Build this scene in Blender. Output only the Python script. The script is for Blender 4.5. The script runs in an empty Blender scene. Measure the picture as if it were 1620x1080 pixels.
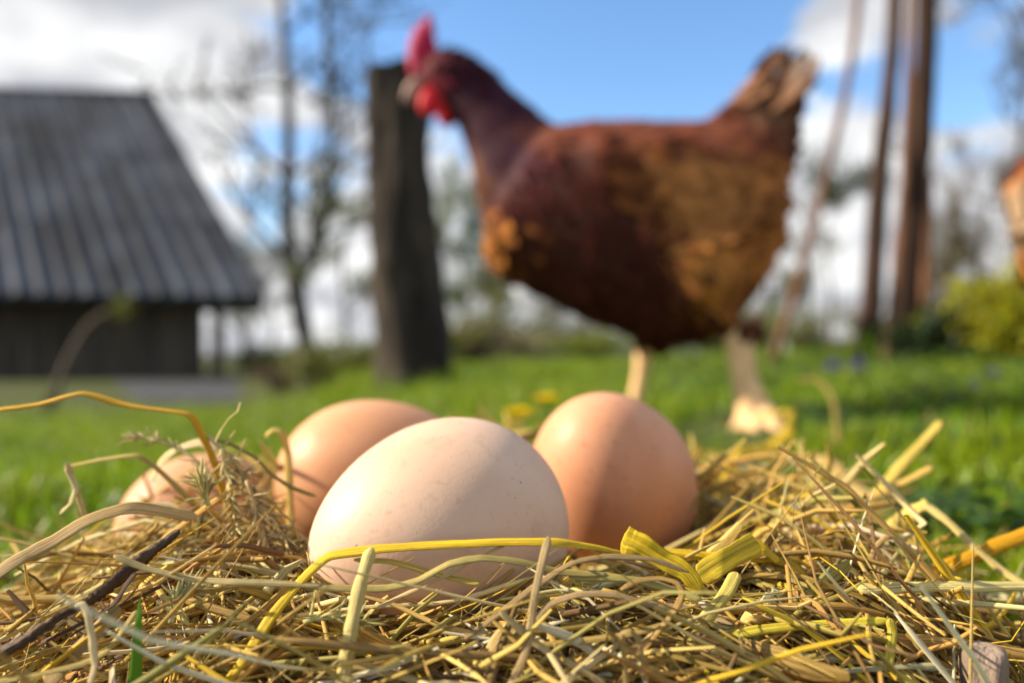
import bpy, bmesh, math, random
import numpy as np
from math import pi, sin, cos, radians
from mathutils import Vector, Matrix, noise as mnoise

random.seed(11)
rng = np.random.default_rng(11)
scene = bpy.context.scene
COL = scene.collection

# ------------------------------------------------------------------ camera
CAM_Z = 0.08
F = 1170.0                      # focal length in photograph pixels (1620 wide)
HOR = 560.0                     # horizon row
cam = bpy.data.cameras.new('camera')
cam.lens = 26.0
cam.sensor_width = 36.0
cam.sensor_fit = 'HORIZONTAL'
cam.shift_y = (HOR - 540.0) / 1620.0
cam.clip_start = 0.01
cam.clip_end = 3000.0
cam.dof.use_dof = True
cam.dof.focus_distance = 0.128
cam.dof.aperture_fstop = 7.6
camo = bpy.data.objects.new('camera', cam)
camo.location = (0, 0, CAM_Z)
camo.rotation_euler = (radians(90), 0, 0)
COL.objects.link(camo)
scene.camera = camo

# ------------------------------------------------------------------ light
SUN_EL = radians(31.0)
SUN_AZ = radians(-87.0)          # from +Y towards +X : the sun stands to the left
sun_dir = Vector((sin(SUN_AZ) * cos(SUN_EL), cos(SUN_AZ) * cos(SUN_EL), sin(SUN_EL)))
sl = bpy.data.lights.new('sun', 'SUN')
sl.energy = 4.5
sl.angle = radians(0.5)
sl.color = (1.0, 0.89, 0.70)
so = bpy.data.objects.new('sun', sl)
so.rotation_euler = sun_dir.to_track_quat('Z', 'Y').to_euler()
so.location = (-3, 0, 4)
COL.objects.link(so)

scene.view_settings.view_transform = 'Standard'
scene.view_settings.look = 'None'
scene.view_settings.gamma = 1.0
scene.view_settings.use_curve_mapping = False
scene.view_settings.exposure = 1.02
scene.render.engine = 'CYCLES'
scene.cycles.use_denoising = True
scene.cycles.max_bounces = 6
scene.cycles.transparent_max_bounces = 6

W = bpy.data.worlds.new('World')
scene.world = W
W.use_nodes = True
nt = W.node_tree
nt.nodes.clear()
def N(t, **kw):
    n = nt.nodes.new(t)
    for k, v in kw.items():
        setattr(n, k, v)
    return n
def L(a, b): nt.links.new(a, b)
def math_(op, a, b=None, c=None, clamp=False):
    n = N('ShaderNodeMath', operation=op)
    n.use_clamp = clamp
    for i, v in enumerate((a, b, c)):
        if v is None: continue
        if isinstance(v, (int, float)): n.inputs[i].default_value = v
        else: L(v, n.inputs[i])
    return n.outputs[0]
def px_dir(px, py):
    return Vector(((px - 810) / F, 1.0, -(py - HOR) / F)).normalized()

out = N('ShaderNodeOutputWorld')
bg = N('ShaderNodeBackground')
bg.inputs['Strength'].default_value = 0.15
L(bg.outputs[0], out.inputs[0])
sky = N('ShaderNodeTexSky', sky_type='NISHITA')
sky.sun_disc = False
sky.sun_elevation = SUN_EL
sky.sun_rotation = SUN_AZ % (2 * pi)
sky.air_density = 1.0
sky.dust_density = 0.25
sky.ozone_density = 2.5
hs = N('ShaderNodeHueSaturation')
hs.inputs['Saturation'].default_value = 1.12
hs.inputs['Value'].default_value = 0.86
L(sky.outputs[0], hs.inputs['Color'])
tc = N('ShaderNodeTexCoord')
sep = N('ShaderNodeSeparateXYZ')
L(tc.outputs['Generated'], sep.inputs[0])
zz = math_('ADD', math_('MAXIMUM', sep.outputs[2], 0.0), 0.32)
cmb = N('ShaderNodeCombineXYZ')
L(math_('DIVIDE', sep.outputs[0], zz), cmb.inputs[0])
L(math_('DIVIDE', sep.outputs[1], zz), cmb.inputs[1])
n1 = N('ShaderNodeTexNoise'); n1.inputs['Scale'].default_value = 2.6
n1.inputs['Detail'].default_value = 7.0; n1.inputs['Roughness'].default_value = 0.58
n1.inputs['Distortion'].default_value = 0.25
L(cmb.outputs[0], n1.inputs['Vector'])
n2 = N('ShaderNodeTexNoise'); n2.inputs['Scale'].default_value = 2.7
n2.inputs['Detail'].default_value = 5.0
mp = N('ShaderNodeMapping'); mp.inputs['Location'].default_value = (3.1, 1.7, 0.4)
L(cmb.outputs[0], mp.inputs[0]); L(mp.outputs[0], n2.inputs['Vector'])
def blob(px, py, deg, amt):
    d = px_dir(px, py)
    vm = N('ShaderNodeVectorMath', operation='DOT_PRODUCT')
    L(tc.outputs['Generated'], vm.inputs[0]); vm.inputs[1].default_value = d
    mr = N('ShaderNodeMapRange', interpolation_type='SMOOTHSTEP')
    mr.inputs['From Min'].default_value = cos(radians(deg)); mr.inputs['From Max'].default_value = 1.0
    mr.inputs['To Min'].default_value = 0.0; mr.inputs['To Max'].default_value = amt
    L(vm.outputs['Value'], mr.inputs[0])
    return mr.outputs[0]
bias = None
for b in ((60, 60, 26, .30), (330, 60, 14, .22), (420, 360, 15, .30), (700, 330, 12, .22), (610, 60, 6, .15),
          (1590, 110, 7, .12), (1330, 330, 9, .18), (1560, 380, 14, .26), (1180, 440, 16, .12),
          (370, 225, 13, -.34), (480, 140, 13, -.24), (620, 30, 9, -.34), (330, 320, 8, -.15), (930, 100, 17, -.40), (1130, 130, 12, -.18), (1530, 30, 7, -.22), (1440, 250, 9, -.18)):
    o_ = blob(*b)
    bias = o_ if bias is None else math_('ADD', bias, o_)
den = math_('ADD', math_('MULTIPLY_ADD', n1.outputs['Fac'], 1.7, -0.35), bias)
lowb = N('ShaderNodeMapRange'); lowb.inputs['From Min'].default_value = 0.30; lowb.inputs['From Max'].default_value = 0.0
lowb.inputs['To Min'].default_value = 0.0; lowb.inputs['To Max'].default_value = 0.22
L(sep.outputs[2], lowb.inputs[0])
den = math_('ADD', den, lowb.outputs[0])
mask = N('ShaderNodeMapRange', interpolation_type='SMOOTHSTEP')
mask.inputs['From Min'].default_value = 0.37; mask.inputs['From Max'].default_value = 0.60
L(den, mask.inputs[0])
cr = N('ShaderNodeValToRGB')
cr.color_ramp.elements[0].position = 0.43; cr.color_ramp.elements[0].color = (1.95, 2.0, 2.15, 1)
cr.color_ramp.elements[1].position = 0.68; cr.color_ramp.elements[1].color = (4.5, 4.48, 4.4, 1)
L(n2.outputs['Fac'], cr.inputs[0])
mx = N('ShaderNodeMixRGB')
L(mask.outputs[0], mx.inputs[0]); L(hs.outputs[0], mx.inputs[1]); L(cr.outputs[0], mx.inputs[2])
L(mx.outputs[0], bg.inputs['Color'])

# ------------------------------------------------------------------ helpers
def P(px, py, d):
    return Vector(((px - 810.0) / F * d, d, CAM_Z - (py - HOR) / F * d))

def sstep(a, b, x):
    t = np.clip((x - a) / (b - a), 0, 1)
    return t * t * (3 - 2 * t)

def mesh_obj(name, V, Fc, mat=None, parent=None, C=None, UV=None, smooth=True):
    V = np.asarray(V, dtype=np.float32)
    me = bpy.data.meshes.new(name)
    if isinstance(Fc, np.ndarray):
        k = Fc.shape[1]; m = len(Fc)
        me.vertices.add(len(V)); me.vertices.foreach_set('co', V.ravel())
        me.loops.add(m * k); me.loops.foreach_set('vertex_index', Fc.astype(np.int32).ravel())
        me.polygons.add(m); me.polygons.foreach_set('loop_start', np.arange(0, m * k, k, dtype=np.int32))
        me.polygons.foreach_set('loop_total', np.full(m, k, dtype=np.int32))
        me.update(calc_edges=True); me.validate()
    else:
        me.from_pydata([tuple(v) for v in V], [], Fc)
        me.update()
    if smooth:
        me.polygons.foreach_set('use_smooth', np.ones(len(me.polygons), dtype=bool))
    if C is not None:
        a = me.color_attributes.new('Col', 'FLOAT_COLOR', 'POINT')
        c4 = np.ones((len(V), 4), dtype=np.float32); c4[:, :3] = C
        a.data.foreach_set('color', c4.ravel())
    if UV is not None:
        a = me.attributes.new('suv', 'FLOAT_VECTOR', 'POINT')
        a.data.foreach_set('vector', np.asarray(UV, dtype=np.float32).ravel())
    if mat: me.materials.append(mat)
    o = bpy.data.objects.new(name, me)
    COL.objects.link(o)
    if parent: o.parent = parent
    return o

def tag(o, label=None, cat=None, group=None, kind=None):
    if label: o['label'] = label
    if cat: o['category'] = cat
    if group: o['group'] = group
    if kind: o['kind'] = kind
    return o

def empty(name, loc, label, cat, group=None, rz=0):
    o = bpy.data.objects.new(name, None)
    o.location = loc; o.rotation_euler = (0, 0, rz)
    o.empty_display_size = 0.05
    COL.objects.link(o)
    return tag(o, label, cat, group)

class MB:
    """gathers simple pieces into one mesh"""
    def __init__(self): self.V = []; self.F = []; self.C = []; self.U = []; self.n = 0
    def add(self, V, F, c=None, U=None):
        V = np.asarray(V, dtype=float)
        self.V.append(V)
        self.F.extend([tuple(int(i) + self.n for i in f) for f in F])
        if c is not None:
            c = np.asarray(c, dtype=float)
            self.C.append(np.tile(c, (len(V), 1)) if c.ndim == 1 else c)
        if U is not None: self.U.append(U)
        self.n += len(V)
    def box(self, x0, x1, y0, y1, z0, z1, c=None):
        V = [(x, y, z) for x in (x0, x1) for y in (y0, y1) for z in (z0, z1)]
        self.add(V, [(0, 1, 3, 2), (4, 6, 7, 5), (0, 4, 5, 1), (2, 3, 7, 6), (0, 2, 6, 4), (1, 5, 7, 3)], c)
    def build(self, name, mat, parent=None, smooth=True):
        V = np.concatenate(self.V)
        return mesh_obj(name, V, self.F, mat, parent, np.concatenate(self.C) if self.C else None,
                        np.concatenate(self.U) if self.U else None, smooth)

def smooth_path(pts, n):
    """Catmull-Rom through pts (m,D) -> (n,D)"""
    p = np.asarray(pts, dtype=float)
    if len(p) == 2:
        t = np.linspace(0, 1, n)[:, None]
        return p[0] * (1 - t) + p[1] * t
    q = np.vstack([2 * p[0] - p[1], p, 2 * p[-1] - p[-2]])
    m = len(p) - 1
    ts = np.linspace(0, m - 1e-6, n)
    i = ts.astype(int); t = (ts - i)[:, None]
    a, b, c, d = q[i], q[i + 1], q[i + 2], q[i + 3]
    return 0.5 * (2 * b + (c - a) * t + (2 * a - 5 * b + 4 * c - d) * t ** 2 + (3 * b - a - 3 * c + d) * t ** 3)

def tube_arrays(path, rad, k=6, flat=1.0, up=(0, 0, 1), ridge=0.0, twist=0.0, caps=True):
    """swept closed section; rad = half width per point; flat = thickness/width"""
    path = np.asarray(path, dtype=float); n = len(path)
    rad = np.broadcast_to(np.asarray(rad, dtype=float), (n,))
    T = np.gradient(path, axis=0)
    T /= np.linalg.norm(T, axis=1, keepdims=True) + 1e-12
    upv = np.tile(np.asarray(up, dtype=float), (n, 1))
    S = np.cross(T, upv)
    ln = np.linalg.norm(S, axis=1, keepdims=True)
    bad = ln[:, 0] < 0.15
    if bad.any():
        S[bad] = np.cross(T[bad], np.array([0.3, 1.0, 0.1])); ln = np.linalg.norm(S, axis=1, keepdims=True)
    S /= ln + 1e-12
    for i in range(1, n):
        if np.dot(S[i], S[i - 1]) < 0: S[i] = -S[i]
    Nn = np.cross(S, T)
    if twist is not None and np.any(np.asarray(twist) != 0):
        tw = np.broadcast_to(np.asarray(twist, dtype=float), (n,))[:, None]
        S, Nn = S * np.cos(tw) + Nn * np.sin(tw), Nn * np.cos(tw) - S * np.sin(tw)
    a = np.arange(k) * 2 * pi / k
    rr = 1.0 + ridge * np.where(np.arange(k) % 2 == 0, 1.0, -1.0)
    ca, sa = np.cos(a) * rr, np.sin(a) * rr * flat
    V = path[:, None, :] + rad[:, None, None] * (ca[None, :, None] * S[:, None, :] + sa[None, :, None] * Nn[:, None, :])
    V = V.reshape(-1, 3)
    i = np.arange(n - 1)[:, None] * k; j = np.arange(k)[None, :]; j2 = (j + 1) % k
    Fq = np.stack([i + j, i + j2, i + k + j2, i + k + j], axis=-1).reshape(-1, 4)
    ll = np.concatenate([[0], np.cumsum(np.linalg.norm(np.diff(path, axis=0), axis=1))])
    U = np.stack([np.tile(np.abs(a / pi - 1), n), np.repeat(ll, k), np.zeros(n * k)], axis=-1)
    return V, Fq, U

def add_tube(mb, path, rad, k=6, flat=1.0, up=(0, 0, 1), c=None, ridge=0.0, twist=0.0):
    V, Fq, U = tube_arrays(path, rad, k, flat, up, ridge, twist)
    n = len(path)
    Fl = [tuple(f) for f in Fq] + [tuple(range(k))[::-1], tuple(range((n - 1) * k, n * k))]
    mb.add(V, Fl, c, U)

# ------------------------------------------------------------------ materials
def mat(name, base=None, attr=None, rough=0.6, spec=0.3, noise_scale=None, noise_amt=0.3, c2=None, bump=0.0, bump_scale=None,
        translucent=0.0, stretch=None, sss=0.0, coord='Object', detail=6.0):
    m = bpy.data.materials.new(name); m.use_nodes = True
    t = m.node_tree; bs = t.nodes['Principled BSDF']
    bs.inputs['Roughness'].default_value = rough
    bs.inputs['Specular IOR Level'].default_value = spec
    col = None
    if attr:
        a = t.nodes.new('ShaderNodeAttribute'); a.attribute_name = attr; col = a.outputs['Color']
    else:
        r = t.nodes.new('ShaderNodeRGB'); r.outputs[0].default_value = (*base, 1); col = r.outputs[0]
    vec = None
    if noise_scale or bump:
        if coord == 'suv':
            va = t.nodes.new('ShaderNodeAttribute'); va.attribute_name = 'suv'; vec = va.outputs['Vector']
        else:
            tcn = t.nodes.new('ShaderNodeTexCoord'); vec = tcn.outputs[coord]
        if stretch:
            mpn = t.nodes.new('ShaderNodeMapping'); mpn.inputs['Scale'].default_value = stretch
            t.links.new(vec, mpn.inputs[0]); vec = mpn.outputs[0]
    if noise_scale:
        nn = t.nodes.new('ShaderNodeTexNoise'); nn.inputs['Scale'].default_value = noise_scale; nn.inputs['Detail'].default_value = detail
        t.links.new(vec, nn.inputs['Vector'])
        if c2 is not None:
            rmp = t.nodes.new('ShaderNodeMapRange'); rmp.inputs['From Min'].default_value = .35; rmp.inputs['From Max'].default_value = .65
            t.links.new(nn.outputs['Fac'], rmp.inputs[0])
            mxn = t.nodes.new('ShaderNodeMixRGB'); mxn.inputs[2].default_value = (*c2, 1)
            t.links.new(rmp.outputs[0], mxn.inputs[0]); t.links.new(col, mxn.inputs[1]); col = mxn.outputs[0]
        else:
            rmp = t.nodes.new('ShaderNodeMapRange'); rmp.inputs['From Min'].default_value = .3; rmp.inputs['From Max'].default_value = .7
            rmp.inputs['To Min'].default_value = 1 - noise_amt; rmp.inputs['To Max'].default_value = 1 + noise_amt
            t.links.new(nn.outputs['Fac'], rmp.inputs[0])
            vmn = t.nodes.new('ShaderNodeVectorMath'); vmn.operation = 'SCALE'
            t.links.new(col, vmn.inputs[0]); t.links.new(rmp.outputs[0], vmn.inputs['Scale']); col = vmn.outputs[0]
    t.links.new(col, bs.inputs['Base Color'])
    if bump:
        bn = t.nodes.new('ShaderNodeTexNoise'); bn.inputs['Scale'].default_value = bump_scale or noise_scale or 10; bn.inputs['Detail'].default_value = 5
        t.links.new(vec, bn.inputs['Vector'])
        bp = t.nodes.new('ShaderNodeBump'); bp.inputs['Strength'].default_value = bump; bp.inputs['Distance'].default_value = 0.01
        t.links.new(bn.outputs['Fac'], bp.inputs['Height']); t.links.new(bp.outputs[0], bs.inputs['Normal'])
    if sss:
        bs.inputs['Subsurface Weight'].default_value = sss
        bs.inputs['Subsurface Radius'].default_value = (1.0, 0.45, 0.25)
        bs.inputs['Subsurface Scale'].default_value = 0.004
    if translucent:
        tr = t.nodes.new('ShaderNodeBsdfTranslucent'); t.links.new(col, tr.inputs['Color'])
        ms = t.nodes.new('ShaderNodeMixShader'); ms.inputs[0].default_value = translucent
        o = t.nodes['Material Output']
        t.links.new(bs.outputs[0], ms.inputs[1]); t.links.new(tr.outputs[0], ms.inputs[2]); t.links.new(ms.outputs[0], o.inputs[0])
    return m

M = {}
M['straw'] = mat('straw', attr='Col', rough=.6, spec=.18, noise_scale=1.0, noise_amt=.5, coord='suv', stretch=(13, 60, 1), bump=.3, bump_scale=1.8, translucent=.12)
M['grass'] = mat('grass_blade', attr='Col', rough=.45, spec=.35, translucent=.38)
M['leaf'] = mat('leaf', attr='Col', rough=.5, spec=.3, translucent=.35)
M['petal'] = mat('petal', attr='Col', rough=.6, spec=.2, translucent=.35)
M['soil'] = mat('lawn_soil', base=(.055, .085, .018), rough=.95, spec=.1, noise_scale=9, c2=(.075, .062, .030), bump=.6, bump_scale=40)
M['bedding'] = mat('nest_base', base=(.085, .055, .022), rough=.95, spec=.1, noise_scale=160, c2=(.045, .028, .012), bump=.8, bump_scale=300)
M['feather'] = mat('feather', attr='Col', rough=.9, spec=.03, noise_scale=70, noise_amt=.28, translucent=.06)
M['hen_body'] = mat('hen_skin_and_down', attr='Col', rough=.7, spec=.12, noise_scale=60, noise_amt=.15, bump=.2, bump_scale=150)
M['comb'] = mat('comb_skin', base=(.46, .008, .058), rough=.55, spec=.2, noise_scale=120, noise_amt=.15, bump=.25, bump_scale=400)
M['wattle'] = mat('wattle_skin', base=(.64, .010, .018), rough=.5, spec=.25, noise_scale=120, noise_amt=.15)
M['beak'] = mat('beak_horn', base=(.36, .20, .15), rough=.5, spec=.4, noise_scale=80, noise_amt=.2)
M['eye'] = mat('eye', base=(.10, .03, .008), rough=.1, spec=.6)
M['pupil'] = mat('pupil', base=(.005, .005, .005), rough=.08, spec=.6)
M['bark'] = mat('bark', base=(.085, .068, .052), rough=.9, spec=.15, noise_scale=14, c2=(.036, .029, .024), bump=.9, bump_scale=30, stretch=(1, 1, .25))
M['stump_bark'] = mat('stump_bark', base=(.070, .054, .040), rough=.95, spec=.15, noise_scale=11, c2=(.022, .017, .014), bump=1.0, bump_scale=26, stretch=(1, 1, .35))
M['cut_wood'] = mat('cut_wood', base=(.34, .27, .17), rough=.8, spec=.2, noise_scale=30, noise_amt=.3)
M['pole'] = mat('weathered_pole', base=(.20, .095, .050), rough=.85, spec=.08, noise_scale=10, c2=(.095, .046, .028), bump=.5, bump_scale=30, stretch=(1, 1, .12))
M['pole_dark'] = mat('dark_pole', base=(.070, .038, .026), rough=.85, spec=.08, noise_scale=10, c2=(.030, .018, .014), bump=.5, bump_scale=30, stretch=(1, 1, .12))
M['twig'] = mat('twig', base=(.11, .085, .065), rough=.85, spec=.15, noise_scale=3, noise_amt=.3)
M['twig_dark'] = mat('twig_dark', base=(.085, .078, .074), rough=.85, spec=.15, noise_scale=3, noise_amt=.3)
M['roof'] = mat('corrugated_sheet', base=(.118, .126, .148), rough=.9, spec=.1, noise_scale=.9, c2=(.064, .063, .068), bump=.2, bump_scale=8)
def vary_by_object(m, lo, hi):
    t = m.node_tree; bs = t.nodes['Principled BSDF']
    lk = bs.inputs['Base Color'].links[0]; src = lk.from_socket
    oi = t.nodes.new('ShaderNodeObjectInfo'); mr = t.nodes.new('ShaderNodeMapRange')
    mr.inputs['To Min'].default_value = lo; mr.inputs['To Max'].default_value = hi
    t.links.new(oi.outputs['Random'], mr.inputs[0])
    vm = t.nodes.new('ShaderNodeVectorMath'); vm.operation = 'SCALE'
    t.links.new(src, vm.inputs[0]); t.links.new(mr.outputs[0], vm.inputs['Scale']); t.links.new(vm.outputs[0], bs.inputs['Base Color'])
vary_by_object(M['roof'], .82, 1.18)
M['board'] = mat('dark_board', base=(.13, .105, .08), rough=.9, spec=.1, noise_scale=4, c2=(.065, .052, .042), bump=.4, bump_scale=20, stretch=(1, 1, .15))
M['concrete'] = mat('concrete', base=(.055, .056, .060), rough=.95, spec=.2, noise_scale=3, noise_amt=.25, bump=.2, bump_scale=30)
M['white'] = mat('pale_wall', base=(.68, .62, .58), rough=.85, spec=.2, noise_scale=2, noise_amt=.12)
M['pink_roof'] = mat('faded_roof', base=(.50, .40, .36), rough=.85, spec=.2, noise_scale=3, noise_amt=.15)
M['window'] = mat('dark_window', base=(.05, .06, .07), rough=.15, spec=.5)
M['stick'] = mat('weathered_stick', base=(.31, .225, .165), rough=.9, spec=.15, noise_scale=260, c2=(.20, .14, .10), bump=.5, bump_scale=260, stretch=(1, 1, .3))

def egg_mat(name, base, dark, speck):
    m = bpy.data.materials.new(name); m.use_nodes = True
    t = m.node_tree; bs = t.nodes['Principled BSDF']
    bs.inputs['Roughness'].default_value = .50; bs.inputs['Specular IOR Level'].default_value = .30
    bs.inputs['Subsurface Weight'].default_value = .22
    bs.inputs['Subsurface Radius'].default_value = (1, .45, .25); bs.inputs['Subsurface Scale'].default_value = .003
    tcn = t.nodes.new('ShaderNodeTexCoord')
    def nz(s, d=4):
        n = t.nodes.new('ShaderNodeTexNoise'); n.inputs['Scale'].default_value = s; n.inputs['Detail'].default_value = d
        t.links.new(tcn.outputs['Object'], n.inputs['Vector']); return n.outputs['Fac']
    def rng_(f, a, b):
        n = t.nodes.new('ShaderNodeMapRange'); n.inputs['From Min'].default_value = a; n.inputs['From Max'].default_value = b
        t.links.new(f, n.inputs[0]); return n.outputs[0]
    def mixc(f, a, b):
        n = t.nodes.new('ShaderNodeMixRGB'); t.links.new(f, n.inputs[0])
        if isinstance(a, tuple): n.inputs[1].default_value = (*a, 1)
        else: t.links.new(a, n.inputs[1])
        n.inputs[2].default_value = (*b, 1); return n.outputs[0]
    c = mixc(rng_(nz(55), .32, .72), base, dark)
    c = mixc(rng_(nz(520, 2), .60, .80), c, tuple(x * .90 for x in dark))
    sm = t.nodes.new('ShaderNodeMath'); sm.operation = 'MULTIPLY'; sm.inputs[1].default_value = .16
    t.links.new(rng_(nz(150, 6), .62, .70), sm.inputs[0]); c = mixc(sm.outputs[0], c, speck)
    sp = rng_(nz(900, 1), .765, .82)
    c = mixc(sp, c, speck)
    t.links.new(c, bs.inputs['Base Color'])
    bp = t.nodes.new('ShaderNodeBump'); bp.inputs['Strength'].default_value = .04; bp.inputs['Distance'].default_value = .002
    t.links.new(nz(1500, 2), bp.inputs['Height']); t.links.new(bp.outputs[0], bs.inputs['Normal'])
    return m
M['egg_pale'] = egg_mat('eggshell_pale', (.72, .485, .335), (.65, .41, .265), (.30, .17, .11))
M['egg_tan'] = egg_mat('eggshell_tan', (.69, .345, .172), (.60, .28, .13), (.34, .14, .06))
M['egg_pink'] = egg_mat('eggshell_pinkish', (.71, .335, .178), (.60, .255, .12), (.32, .12, .06))

# ------------------------------------------------------------------ ground
_U = np.array([-3.2, -1.6, -.62, -.36, -.30, -.22, -.12, 0, .12, .30, .45, 1.6, 3.2])
_S = np.array([-.02, -.04, -.060, -.058, -.050, -.022, -.006, 0, .002, .016, .022, .02, -.02])
def ground_z(x, y):
    x = np.asarray(x, dtype=float); y = np.asarray(y, dtype=float)
    r = np.hypot(x, y); u = np.arctan2(x, y)
    s = np.interp(u, _U, _S)
    rr = np.where(s < 0, np.clip(r, 0, 6.8), np.clip(r, 0, 4.0))
    t = sstep(.25, .9, r)
    z = s * rr * t
    z = z + sstep(22, 60, r) * (-.35 - z)
    return z + .004 * np.sin(x * 5.1 + 1.3) * np.cos(y * 4.3) * sstep(.5, 1.5, r)

def build_ground():
    radii = np.concatenate([[0.0], np.geomspace(.05, 900, 90)])
    na = 120
    ang = np.linspace(0, 2 * pi, na, endpoint=False)
    V = [(0, 0, float(ground_z(0, 0)))]
    for r in radii[1:]:
        xs, ys = r * np.sin(ang), r * np.cos(ang)
        V.extend(zip(xs, ys, ground_z(xs, ys)))
    Fc = [(0, 1 + (j + 1) % na, 1 + j) for j in range(na)]
    for i in range(len(radii) - 2):
        a = 1 + i * na; b = a + na
        Fc.extend((a + j, a + (j + 1) % na, b + (j + 1) % na, b + j) for j in range(na))
    o = mesh_obj('ground', V, Fc, M['soil'])
    bm = bmesh.new(); bm.from_mesh(o.data); bmesh.ops.recalc_face_normals(bm, faces=bm.faces)
    bm.to_mesh(o.data); bm.free()
    tag(o, 'green lawn ground falling away towards the barn', kind='structure')
build_ground()

# concrete yard strip before the barn
yv = [(-3.6, 7.2), (-2.15, 7.2), (-4.1, 13.0), (-7.0, 13.0)]
V = [(x, y, -.385) for x, y in yv] + [(x, y, -.50) for x, y in yv]
tag(mesh_obj('path', V, [(0, 1, 2, 3), (0, 4, 5, 1), (1, 5, 6, 2), (2, 6, 7, 3), (3, 7, 4, 0)], M['concrete'], smooth=False),
    'grey concrete strip in front of the barn', kind='structure')

# ------------------------------------------------------------------ barn
def build_barn():
    DE, DR = 14.0, 16.6
    ridgeL = P(-330, 118, DR); ridgeR = P(243, 152, DR)
    eaveL = P(-420, 474, DE); eaveR = P(424, 472, DE)
    ridgeL.z = ridgeR.z = P(240, 151, DR).z
    ridgeL.y -= .7; eaveL.y -= .8; ridgeL.x -= .2
    eaveL.z = eaveR.z
    gz = -.43
    root = empty('barn', (eaveR.x - 2, DE + .9, gz), 'dark barn with steep grey corrugated roof at left edge', 'barn')
    inv = Vector(root.location)
    def Q(v): return tuple(Vector(v) - inv)
    roof_root = None
    # front slope in corrugated sheets, three rows
    ncol, nrow = 24, 3
    nrm = (ridgeR - eaveR).cross(eaveL - eaveR).normalized()
    if nrm.y > 0: nrm = -nrm
    back_off = Vector((0, 2 * (DR - DE), 0))
    # roof core (closed prism under the sheets)
    eLb, eRb = eaveL + back_off, eaveR + back_off
    eRb.x = -6.5
    core = [ridgeL - nrm * 0 - Vector((0, 0, .12)), ridgeR - Vector((0.1, 0, .12)), eaveL - nrm * .10, eaveR - nrm * .10 - Vector((.06, 0, 0)),
            eLb + Vector((0, -.06, .02)), eRb + Vector((-.06, -.06, .02))]
    roof = mesh_obj('roof', [Q(v) for v in core], [(0, 1, 3, 2), (0, 4, 5, 1), (2, 3, 5, 4), (1, 5, 3), (0, 2, 4)], M['roof'], root, smooth=False)
    def slope(u, v):
        a = eaveL.lerp(eaveR, u); b = ridgeL.lerp(ridgeR, u)
        return a.lerp(b, v)
    for r in range(nrow):
        for c in range(ncol):
            v0 = max(0, r / nrow - .015); v1 = (r + 1) / nrow
            u0 = c / ncol; u1 = (c + 1) / ncol
            k = 9
            jit = random.uniform(-.004, .012)
            Vv = []
            for vv, lift in ((v0, .035), (v1, .012)):
                for i in range(k):
                    uu = u0 + (u1 - u0) * i / (k - 1)
                    h = .09 * sin(pi * i / (k - 1)) ** 2
                    Vv.append(Q(slope(uu, vv) + nrm * (lift + h + jit)))
            n0 = len(Vv)
            Vv += [tuple(Vector(p) - nrm * .015) for p in Vv]
            Fc = [(i, i + 1, k + i + 1, k + i) for i in range(k - 1)] + [(n0 + i, n0 + k + i, n0 + k + i + 1, n0 + i + 1) for i in range(k - 1)]
            Fc += [(i, n0 + i, n0 + i + 1, i + 1) for i in range(k - 1)]
            mesh_obj('roof_sheet', Vv, Fc, M['roof'], roof, smooth=False)
    mb = MB()
    rp = np.array([Q(ridgeL.lerp(ridgeR, t) + Vector((0, 0, .03))) for t in np.linspace(0, 1, 6)])
    add_tube(mb, rp, .11, 8, .6)
    mb.build('ridge_cap', M['roof'], roof)
    # wall of upright boards
    wx1 = P(322, 560, DE + .9).x; wx0 = eaveL.x + .6
    wz1 = eaveR.z + .35; yw = DE + .9
    n = int((wx1 - wx0) / .24)
    mbw = MB()
    cs = [(wx0 - inv.x, .03), (wx1 - inv.x - .02, .03), (wx1 - inv.x - 1.9, 3.6), (wx0 - inv.x, 3.6)]
    mbw.add([(x, y, -.1) for x, y in cs] + [(x, y, wz1 - gz) for x, y in cs], [(0, 1, 5, 4), (1, 2, 6, 5), (2, 3, 7, 6), (3, 0, 4, 7), (4, 5, 6, 7)])
    wall = mbw.build('wall', M['board'], root, smooth=False)
    base = None
    for i in range(n):
        x0 = wx0 + i * (wx1 - wx0) / n - inv.x
        m2 = MB(); m2.box(x0 + .008, x0 + (wx1 - wx0) / n - .008, -.012 - random.random() * .015, .028, -.08, wz1 - gz - .002)
        m2.build('wall_board', M['board'], wall, smooth=False)
    # post carrying the overhanging eave
    px = P(345, 560, DE + .5).x - inv.x
    m3 = MB(); add_tube(m3, [(px, -.45, -.1), (px + .02, -.45, .9), (px, -.45, eaveR.z - gz + .1)], [.13, .12, .12], 8)
    m3.build('post', M['twig'], root)
build_barn()

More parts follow.
